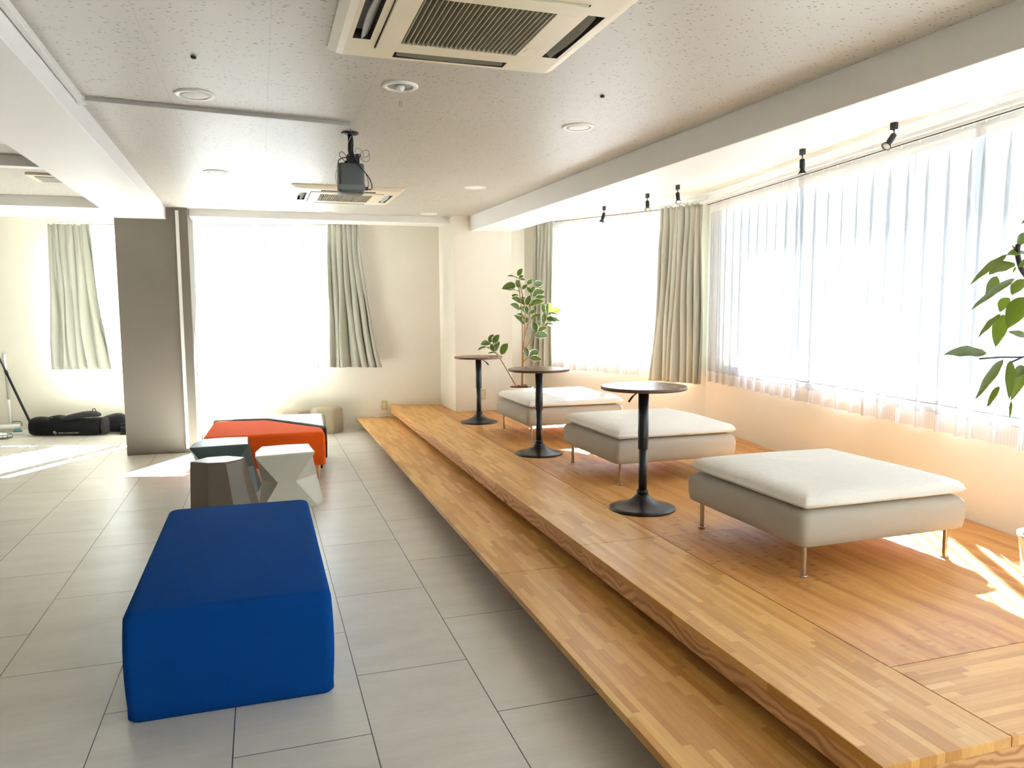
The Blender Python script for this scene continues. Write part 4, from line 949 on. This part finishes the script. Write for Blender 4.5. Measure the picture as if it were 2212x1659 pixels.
FAR_LEAVES=[
((2.703,8.032,1.840),(2.738,7.977,1.919)),
((2.717,8.061,1.809),(2.576,8.013,1.834)),
((2.707,8.002,1.807),(2.753,7.988,1.843)),
((2.724,8.155,1.743),(2.568,8.197,1.705)),
((2.749,8.128,1.715),(2.707,8.089,1.805)),
((2.745,8.087,1.796),(2.798,8.055,1.796)),
((2.801,8.021,1.758),(2.864,7.966,1.797)),
((2.813,8.029,1.749),(2.888,8.088,1.783)),
((2.931,8.139,1.743),(3.050,8.182,1.769)),
((2.771,8.134,1.660),(2.615,8.091,1.682)),
((2.760,8.046,1.694),(2.825,8.064,1.750)),
((2.890,8.122,1.659),(2.853,8.171,1.721)),
((2.899,8.148,1.660),(2.924,8.091,1.728)),
((2.897,8.099,1.622),(3.047,8.123,1.678)),
((2.910,8.081,1.585),(3.032,8.036,1.607)),
((2.868,8.075,1.520),(3.003,8.018,1.565)),
((2.759,8.158,1.604),(2.687,8.209,1.633)),
((2.764,8.089,1.548),(2.636,8.061,1.599)),
((2.797,8.154,1.567),(2.746,8.164,1.586)),
((2.815,8.149,1.520),(2.812,8.198,1.623)),
((2.821,8.082,1.520),(2.856,8.069,1.631)),
((2.856,8.098,1.501),(2.893,8.088,1.585)),
((2.721,8.019,1.474),(2.602,7.992,1.530)),
((2.869,8.136,1.417),(2.720,8.072,1.493)),
((2.801,7.998,1.437),(2.788,8.016,1.511)),
((2.845,8.040,1.427),(2.902,8.045,1.469)),
((2.788,8.075,1.307),(2.659,8.053,1.410)),
((2.826,8.170,1.361),(2.708,8.127,1.419)),
((2.864,8.064,1.362),(2.967,8.023,1.417)),
((2.818,8.104,1.325),(2.827,8.073,1.390)),
((3.014,8.054,1.435),(3.012,8.089,1.538)),
((3.056,8.048,1.426),(3.080,8.056,1.551)),
((3.106,8.153,1.444),(3.237,8.097,1.466)),
((3.039,8.001,1.426),(3.153,7.963,1.407)),
((3.036,8.128,1.313),(3.053,8.144,1.435)),
((3.031,8.033,1.370),(3.142,8.009,1.346)),
((3.037,8.022,1.361),(3.205,8.016,1.336)),
((3.007,7.998,1.297),(3.163,8.025,1.285)),
((2.995,8.151,1.303),(2.993,8.215,1.359)),
((2.944,8.122,1.220),(2.937,8.187,1.332)),
((2.926,7.993,1.233),(3.014,7.964,1.274)),
((2.938,8.164,1.176),(3.130,8.202,1.167)),
((2.817,8.064,0.944),(2.805,8.126,1.063)),
((2.865,8.102,0.931),(2.987,8.146,1.010)),
((2.845,8.043,0.930),(2.968,8.000,0.916)),
((2.382,8.070,1.111),(2.268,8.019,1.097)),
((2.384,8.059,1.111),(2.442,8.123,1.204)),
((2.419,8.050,1.102),(2.471,7.981,1.204)),
((2.356,7.998,1.069),(2.215,7.952,1.038)),
((2.434,8.131,1.024),(2.361,8.112,1.063)),
((2.426,8.042,1.019),(2.477,7.986,1.126)),
((2.502,8.167,0.992),(2.387,8.156,0.986)),
((2.503,8.027,0.982),(2.561,7.966,1.107)),
((2.399,8.000,1.022),(2.376,7.954,1.107)),
]
FAR_STEMS=[
[(2.757,8.080,0.606),(2.769,8.080,1.103),(2.761,8.080,1.456),(2.733,8.080,1.714)],
[(2.767,8.080,0.606),(2.795,8.080,1.288),(2.796,8.080,1.511),(2.733,8.080,1.805)],
[(2.768,8.080,0.869),(2.781,8.080,1.103),(2.849,8.080,1.362),(2.875,8.080,1.659)],
[(2.779,8.080,1.047),(2.824,8.080,1.060),(2.918,8.080,1.203),(3.018,8.080,1.304),(3.069,8.080,1.425)],
[(2.768,8.080,0.878),(2.828,8.080,0.933),(2.858,8.080,0.932)],
[(2.698,8.080,0.613),(2.505,8.080,0.941),(2.437,8.080,1.017),(2.390,8.080,1.110)],
]
NEAR_LEAVES=[
((2.827,2.381,1.300),(2.579,2.360,1.302),0.039),
((2.830,2.305,1.280),(2.694,2.304,1.124),0.030),
((2.900,2.330,1.273),(2.945,2.360,1.107),0.031),
((2.830,2.315,1.172),(2.772,2.316,1.086),0.020),
((3.063,2.393,1.239),(2.984,2.387,1.191),0.033),
((3.097,2.419,1.223),(3.024,2.417,1.091),0.036),
((2.918,2.329,1.105),(2.909,2.324,1.035),0.010),
((2.817,2.304,1.695),(2.629,2.300,1.576),0.024),
((2.891,2.330,1.665),(2.784,2.353,1.620),0.052),
((2.887,2.400,1.616),(2.832,2.400,1.521),0.036),
((2.871,2.304,1.604),(2.626,2.289,1.477),0.024),
((2.960,2.329,1.602),(2.866,2.312,1.535),0.052),
((2.957,2.328,1.529),(2.900,2.350,1.401),0.066),
((2.815,2.317,1.460),(2.675,2.290,1.370),0.021),
((2.950,2.411,1.459),(2.918,2.415,1.324),0.049),
((3.095,2.419,1.362),(2.983,2.413,1.386),0.022),
((2.999,2.408,1.745),(3.057,2.417,1.799),0.033),
((2.985,2.395,1.710),(2.971,2.410,1.744),0.009),
((2.990,2.359,1.707),(2.854,2.335,1.694),0.039),
((2.957,2.325,1.680),(2.935,2.348,1.648),0.020),
((2.997,2.408,1.655),(3.014,2.433,1.631),0.008),
((2.993,2.340,1.486),(2.962,2.350,1.450),0.033),
((3.033,2.396,1.852),(3.008,2.404,1.831),0.010),
((2.949,2.398,1.530),(2.914,2.399,1.468),0.039),
((3.043,2.379,1.617),(3.134,2.390,1.517),0.039),
((2.996,2.332,1.566),(3.124,2.358,1.542),0.033),
((3.112,2.415,1.352),(3.172,2.389,1.275),0.033),
((3.151,2.417,1.222),(3.251,2.444,1.098),0.033),
((3.048,2.380,1.789),(3.067,2.353,1.836),0.030),
((3.093,2.408,1.467),(3.172,2.386,1.416),0.039),
]
NEAR_STEMS=[
[(3.188,2.360,0.438),(3.125,2.360,0.970),(3.081,2.360,1.292),(3.024,2.360,1.567),(2.967,2.360,1.646),(2.942,2.360,1.706),(2.943,2.360,1.743)],
[(3.081,2.360,1.292),(3.005,2.360,1.282),(2.880,2.360,1.284),(2.771,2.360,1.281)],
[(3.024,2.360,1.567),(2.993,2.360,1.536)],
[(2.948,2.360,1.264),(3.013,2.360,1.284)],
]
rnd = random.Random(12)
pt = thing('potted_plant', 'tall artificial rubber plant with white edged leaves in the corner by the pillar', 'plant', (0, 0, 0))
px, py = 2.752, 8.09
MB().lathe([(0.095, 0.3005), (0.10, 0.305), (0.140, 0.585), (0.146, 0.600), (0.146, 0.612), (0.134, 0.612), (0.130, 0.58), (0.05, 0.575)], px, py, 40).build('pot', plain('white_pot', srgb(226, 222, 214), 0.4), pt, smooth=True)
sl_ = MB()
for k in range(70):
    a, r = rnd.uniform(0, 2 * PI), 0.125 * math.sqrt(rnd.random()); x, y = px + r * math.cos(a), py + r * math.sin(a); s_ = rnd.uniform(0.012, 0.026); z = 0.598 + rnd.uniform(-0.01, 0.022)
    R_ = Euler((rnd.uniform(-.6, .6), rnd.uniform(-.6, .6), rnd.uniform(0, 6))).to_matrix()
    v = [R_ @ Vector(p) * s_ for p in ((-1, -.5, -.2), (1, -.4, -.2), (.8, .5, -.2), (-.9, .4, -.2), (-1, -.5, .2), (1, -.4, .2), (.8, .5, .2), (-.9, .4, .2))]
    sl_.add([(x + p.x, y + p.y, z + p.z) for p in v], [(0, 3, 2, 1), (4, 5, 6, 7), (0, 1, 5, 4), (1, 2, 6, 5), (2, 3, 7, 6), (3, 0, 4, 7)])
so_ = sl_.build('bark_chips', M['bark'], pt); so_['kind'] = 'stuff'
for s_ in FAR_STEMS: MB().tube(smooth_path(s_, 4), 0.0062, 8).build('stem', M['stem'], pt, smooth=True)
for i, (b, t) in enumerate(FAR_LEAVES):
    L = (Vector(t) - Vector(b)).length
    leaf_mesh(b, t, max(0.058, min(0.11, L * 0.70)), rnd.uniform(0.02, 0.10), rnd.uniform(-0.5, 0.7), i, 0.30, 0.012).build('leaf', M['leaf1'], pt, smooth=True)
pn = thing('potted_plant', 'glossy green ficus in a white pot at the right edge before the long sheer curtain', 'plant', (0, 0, 0))
qx, qy = 3.245, 2.37
MB().lathe([(0.090, 0.3005), (0.096, 0.305), (0.118, 0.47), (0.124, 0.485), (0.124, 0.497), (0.113, 0.497), (0.109, 0.475), (0.03, 0.470)], qx, qy, 40).build('pot', plain('white_glazed_pot', srgb(232, 230, 224), 0.25), pn, smooth=True)
MB().lathe([(0.110, 0.462), (0.108, 0.476), (0.05, 0.482), (0.002, 0.484)], qx, qy, 30).build('soil', plain('dark_soil', srgb(58, 42, 32), 0.95, var=0.4, vs=60.0, bs=0.6, bscale=90.0), pn, smooth=True)
for k, s_ in enumerate(NEAR_STEMS): MB().tube(smooth_path(s_, 4), 0.010 if k == 0 else 0.0035, 8).build('stem', M['darkstem'], pn, smooth=True)
for i, (b, t, w) in enumerate(NEAR_LEAVES):
    leaf_mesh(b, t, w * 1.25, 0.04, rnd.uniform(-0.55, 0.55), i + 70, 0.22, 0.02, 11, (-0.75, -0.6, 0.25)).build('leaf', M['leaf2'], pn, smooth=True)
